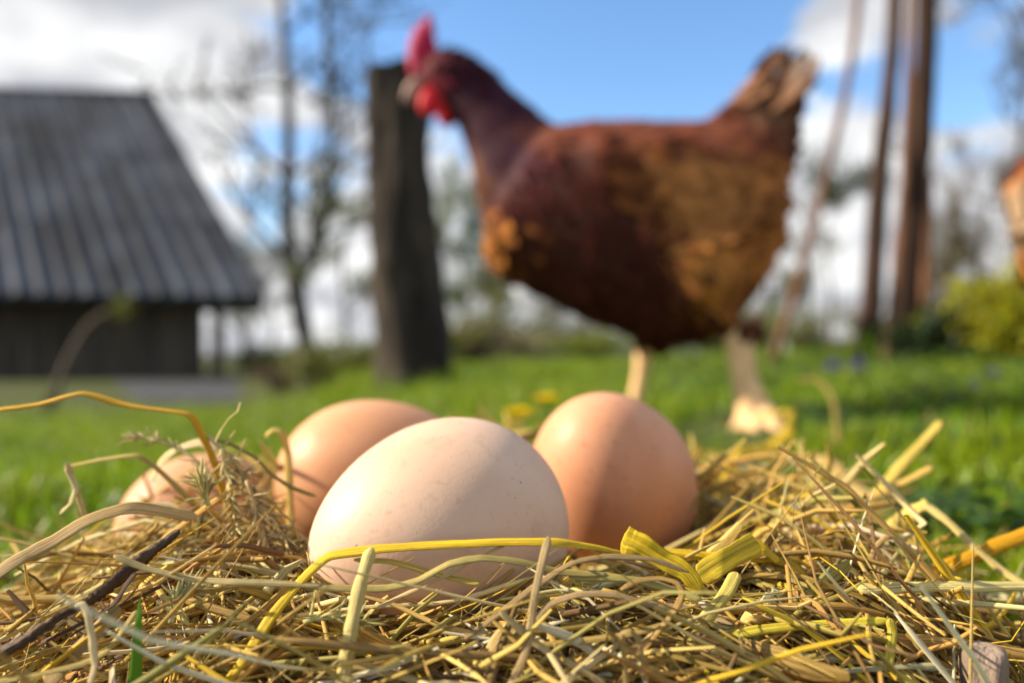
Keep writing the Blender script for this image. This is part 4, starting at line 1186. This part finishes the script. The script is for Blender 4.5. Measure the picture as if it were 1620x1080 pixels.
seed_head('feathery seed head falling right of the left straw clump', [(330, 690, .154), (370, 730, .153), (410, 790, .151), (450, 850, .148), (480, 905, .145)], 150, .0042, (.60, .45, .19))
seed_head('seed head hanging straight before the left egg', [(350, 710, .15), (362, 760, .149), (372, 820, .147), (380, 890, .145)], 110, .0038, (.58, .45, .18))
seed_head('bushy seed head at the left of the pale egg', [(390, 760, .146), (410, 820, .144), (430, 880, .142), (455, 930, .139)], 120, .0040, (.54, .38, .16))
seed_head('pale seed head pointing up left over the grass', [(350, 770, .155), (300, 720, .158), (250, 698, .16), (205, 688, .162)], 34, .0034, (.50, .40, .18))
seed_head('short creamy seed head in front of the left egg', [(330, 800, .143), (325, 780, .143), (318, 762, .144), (312, 755, .144)], 34, .0038, (.54, .46, .16))
seed_head('low creamy seed head in the bottom left hay', [(270, 985, .118), (275, 960, .119), (285, 940, .120), (300, 930, .121)], 40, .0032, (.56, .52, .24))
seed_head('small seed head lying at the bottom centre left', [(480, 985, .116), (510, 975, .117), (545, 975, .118), (580, 985, .118)], 40, .0034, (.54, .47, .16))
seed_head('tiny grey floret standing right of the round egg', [(1262, 845, .16), (1262, 820, .16), (1258, 800, .16), (1250, 790, .16)], 10, .002, (.40, .32, .25))

# generic single straws
made = 0
while made < 150:
    p = straw_path(True, .035, .10, n=12, zoff=rng.uniform(.004, .010))
    if not keep_clear(p) or p[:, 1].max() > .165: continue
    c = straw_colour() * 1.12
    hue = 'dark brown' if c.sum() < .42 else 'pale cream' if c.sum() > 1.15 else 'golden' if c[0] > 2.2 * c[2] + .3 else 'tan' if c[0] > 1.35 * c[1] else 'olive'
    xm = p[:, 0].mean() / p[:, 1].mean()
    where = 'on the left mound of hay' if xm < -.34 else 'in front of the pale egg' if xm < .08 else 'in front of the round egg' if xm < .30 else 'at the right end of the front hay'
    straw_obj([tuple(q) for q in p[::2]] , rng.uniform(.0007, .0017), c, 'loose thin %s straw %s' % (hue, where), flat=rng.uniform(.3, .8), k=8, ridge=.08,
              group='loose straws of the front hay', n=18, twist=rng.normal(0, .6))
    made += 1

# wooden stub at the lower right corner
def stub():
    d = .118
    k = 22
    rows = [(1180, 50), (1120, 62), (1085, 64), (1055, 66), (1035, 66), (1026, 60), (1021, 44), (1019, 20)]
    base = P(1557, 1180, d)
    V = []
    for i, (py, w) in enumerate(rows):
        c = P(1557 + (1080 - py) * .03, py, d) - base
        for j in range(k):
            a = 2 * pi * j / k
            r = w / 2 / F * d * (1 + .10 * mnoise.noise(Vector((cos(a) * 2.5, sin(a) * 2.5, py * .012))) + .07 * mnoise.noise(Vector((cos(a) * 9, sin(a) * 9, py * .02))))
            V.append((c.x + r * cos(a), c.y + r * sin(a), c.z))
    Fc = [(i * k + j, i * k + (j + 1) % k, (i + 1) * k + (j + 1) % k, (i + 1) * k + j) for i in range(len(rows) - 1) for j in range(k)] + [tuple(range((len(rows) - 1) * k, len(rows) * k))]
    o = mesh_obj('wooden_stub', V, Fc, M['stick']); o.location = base
    tag(o, 'rounded grey brown wooden stub at the lower right corner', 'stick')
stub()

# ------------------------------------------------------------------ lawn
def lawn():
    n = 105000
    r = np.exp(rng.uniform(math.log(.13), math.log(11.0), n))
    u = rng.uniform(-.80, .80, n)
    x, y = r * np.sin(u), r * np.cos(u)
    a = np.sqrt(((x - .004) / np.where(x < 0, .150, .128)) ** 2 + ((y - .205) / np.where(y < .205, .135, .15)) ** 2)
    keep = (a > 1.0) | (rng.random(n) < .02)
    keep &= (np.hypot(x - .225, y - .70) > .075) | (rng.random(n) < .25)
    keep &= ~((x > -7.2) & (x < -2.2) & (y > 7.2) & (y < 13))
    patch = np.array([mnoise.noise(Vector((p * 5, q * 5, 0))) for p, q in zip(x, y)])
    keep &= rng.random(n) < np.clip(.85 + patch * .9, .25, 1)
    x, y, r, patch = x[keep], y[keep], r[keep], patch[keep]; n = len(x)
    sc = np.clip(r / .6, .8, 1) * np.clip((r / 1.2) ** .55, 1, 4)
    h = rng.uniform(.010, .030, n) * np.clip(r / .5, .75, 1.1) * np.clip((r / 1.5) ** .4, 1, 2.0)
    h *= 1 + .6 * patch
    uu = x / y
    h = np.where((uu > .21) & (uu < .38) & (y < .82), h * .22, h)
    for qx, qd, qr in ((652, 2.3, .30), (1365, 2.2, .16), (1425, 2.12, .18), (1460, 2.4, .15), (1222, 2.05, .12), (490, 7.0, .5)):
        near = np.hypot(x - (qx - 810) / F * qd, y - qd) < qr
        h = np.where(near, h * rng.uniform(1.0, 3.0, n), h)
    w = rng.uniform(.0012, .0028, n) * sc * 1.15
    th = rng.uniform(0, 2 * pi, n); lean = rng.uniform(.1, .9, n)
    z = ground_z(x, y) - .002
    dx, dy = np.cos(th), np.sin(th)
    fa = rng.uniform(0, 2 * pi, n); sx, sy = np.cos(fa), np.sin(fa)
    rows = []
    for t, wf in ((0, .8), (.4, 1.0), (.75, .7), (1.0, .05)):
        cx = x + dx * h * lean * t * t; cy = y + dy * h * lean * t * t; cz = z + h * t * (1 - .25 * lean * t)
        rows.append(np.stack([cx - sx * w * wf / 2, cy - sy * w * wf / 2, cz], -1)); rows.append(np.stack([cx + sx * w * wf / 2, cy + sy * w * wf / 2, cz], -1))
    V = np.stack(rows, axis=1).reshape(-1, 3)
    b_ = np.arange(n)[:, None] * 8
    Fq = np.concatenate([b_ + np.array([[0, 1, 3, 2]]), b_ + np.array([[2, 3, 5, 4]]), b_ + np.array([[4, 5, 7, 6]])])
    g1, g2, g3 = np.array((.13, .26, .004)), np.array((.25, .32, .006)), np.array((.28, .22, .06))
    m1 = np.clip(.5 + 1.3 * patch + rng.normal(0, .25, n), 0, 1)[:, None]
    c = g1 * (1 - m1) + g2 * m1
    dry = (rng.random(n) < np.clip(.05 - .35 * patch, .02, .4))[:, None]
    c = np.where(dry, g3, c) * rng.uniform(.6, 1.3, (n, 1))
    # darker leafy growth towards the right
    o = mesh_obj('grass', V, Fq, M['grass'], None, np.repeat(c, 8, axis=0))
    tag(o, 'short green lawn grass around the nest', kind='stuff')
lawn()

def ground_plants():
    n = 9000
    r = np.exp(rng.uniform(math.log(.28), math.log(3.0), n)); u = rng.uniform(.17, .78, n)
    x, y = r * np.sin(u), r * np.cos(u)
    pt = np.array([mnoise.noise(Vector((p * 7 + 3, q * 7, 2))) for p, q in zip(x, y)])
    k = (pt > .02) & (np.hypot((x - .004) / .145, (y - .205) / .16) > 1)
    x, y, pt, r = x[k], y[k], pt[k], r[k]; n = len(x)
    ku = (x / y > .21) & (x / y < .38) & (y < .82)
    z = ground_z(x, y) + rng.uniform(.004, .030, n) * np.clip(r, .8, 1.7) - ku * .05
    s = rng.uniform(.0025, .006, n) * np.clip(r ** .4, .8, 1.5)
    # rounded leaf: hexagon, tilted
    nr = np.stack([rng.normal(0, .4, n), rng.normal(0, .4, n), np.ones(n)], -1); nr /= np.linalg.norm(nr, axis=1, keepdims=True)
    a = np.cross(nr, np.array([[.3, .9, .1]])); a /= np.linalg.norm(a, axis=1, keepdims=True); b_ = np.cross(nr, a)
    c = np.stack([x, y, z], -1)
    ring = [c + s[:, None] * (a * cos(t) + b_ * sin(t)) + nr * (s[:, None] * .15 * cos(2 * t)) for t in np.arange(6) * pi / 3]
    V = np.stack(ring + [c], axis=1).reshape(-1, 3)
    b0 = np.arange(n)[:, None] * 7
    Fq = np.concatenate([b0 + np.array([[i, (i + 1) % 6, 6]]) for i in range(6)])
    col = np.array((.040, .082, .013))[None] * rng.uniform(.5, 2.0, (n, 1))
    o = mesh_obj('ground_cover', V, Fq, M['leaf'], None, np.repeat(col, 7, axis=0), smooth=True)
    tag(o, 'dark green round leaved ground cover right of the nest', kind='stuff')
ground_plants()

def dandelion(px, py, d, sz, label):
    hd = P(px, py, d)
    b_ = Vector((hd.x + .004, hd.y, float(ground_z(hd.x, hd.y))))
    root = empty('dandelion', b_, label, 'flower', 'yellow dandelions behind the eggs')
    h = hd - b_
    mb = MB(); add_tube(mb, smooth_path([(0, 0, -.004), (h.x * .3 + .003, 0, h.z * .5), tuple(h)], 8), .0014, 6, c=(.14, .20, .04)); mb.build('stem', M['leaf'], root)
    Vs, Fs, Cs = [], [], []
    for i in range(90):
        a = i * 2.4; q = math.sqrt((i + 1) / 90); el = .15 + 1.1 * (1 - q)
        dr = Vector((cos(a) * cos(el), sin(a) * cos(el), sin(el) * .7)); s_ = dr.cross(Vector((0, 0, 1))).normalized()
        ln = sz * (.55 + .45 * q)
        p0 = Vector(h); k0 = len(Vs)
        Vs += [tuple(p0), tuple(p0 + dr * ln * .6 + s_ * sz * .09), tuple(p0 + dr * ln), tuple(p0 + dr * ln * .6 - s_ * sz * .09)]
        Fs.append((k0, k0 + 1, k0 + 2, k0 + 3)); Cs += [np.array((.88, .66, .01)) * rng.uniform(.8, 1.1)] * 4
    mesh_obj('flower_head', Vs, Fs, M['petal'], root, np.array(Cs), smooth=False)
dandelion(820, 656, .44, .0125, 'lower yellow dandelion between the pale egg and the round egg')
dandelion(864, 634, .48, .0125, 'upper yellow dandelion just left of the round egg')

def violet(px, py, d, sz, label, col=(.20, .11, .42)):
    hd = P(px, py, d)
    b_ = Vector((hd.x + .003, hd.y, float(ground_z(hd.x, hd.y))))
    root = empty('violet_flower', b_, label, 'flower', 'violet flowers in the lawn')
    h = hd - b_
    if h.z < .012: h.z = .012
    mb = MB(); add_tube(mb, smooth_path([(0, 0, -.004), (h.x * .5, .002, h.z * .6), tuple(h)], 7), .0012, 5, c=(.10, .16, .04)); mb.build('stem', M['leaf'], root)
    for i in range(5):
        a = i * 2 * pi / 5 + .3
        dr = Vector((cos(a), -.35, sin(a))).normalized(); s_ = dr.cross(Vector((0, -1, 0))).normalized()
        p0 = Vector(h)
        ring = [p0, p0 + dr * sz * .5 + s_ * sz * .38, p0 + dr * sz * .9 + s_ * sz * .25, p0 + dr * sz, p0 + dr * sz * .9 - s_ * sz * .25, p0 + dr * sz * .5 - s_ * sz * .38, p0 + dr * sz * .6 + Vector((0, -sz * .1, 0))]
        mesh_obj('petal', [tuple(q) for q in ring], [(0, 1, 6), (1, 2, 6), (2, 3, 6), (3, 4, 6), (4, 5, 6), (5, 0, 6)], M['petal'], root, np.tile(np.array(col), (7, 1)))
violet(1318, 586, 1.7, .026, 'pale violet flower left of the pole feet')
violet(1358, 588, 1.7, .026, 'deeper violet flower touching the pole feet', (.22, .09, .45))
violet(1568, 622, 1.3, .016, 'lone violet flower below the yellow green bush')
violet(1540, 660, .95, .010, 'small bluish violet flower lowest at the right', (.26, .22, .42))
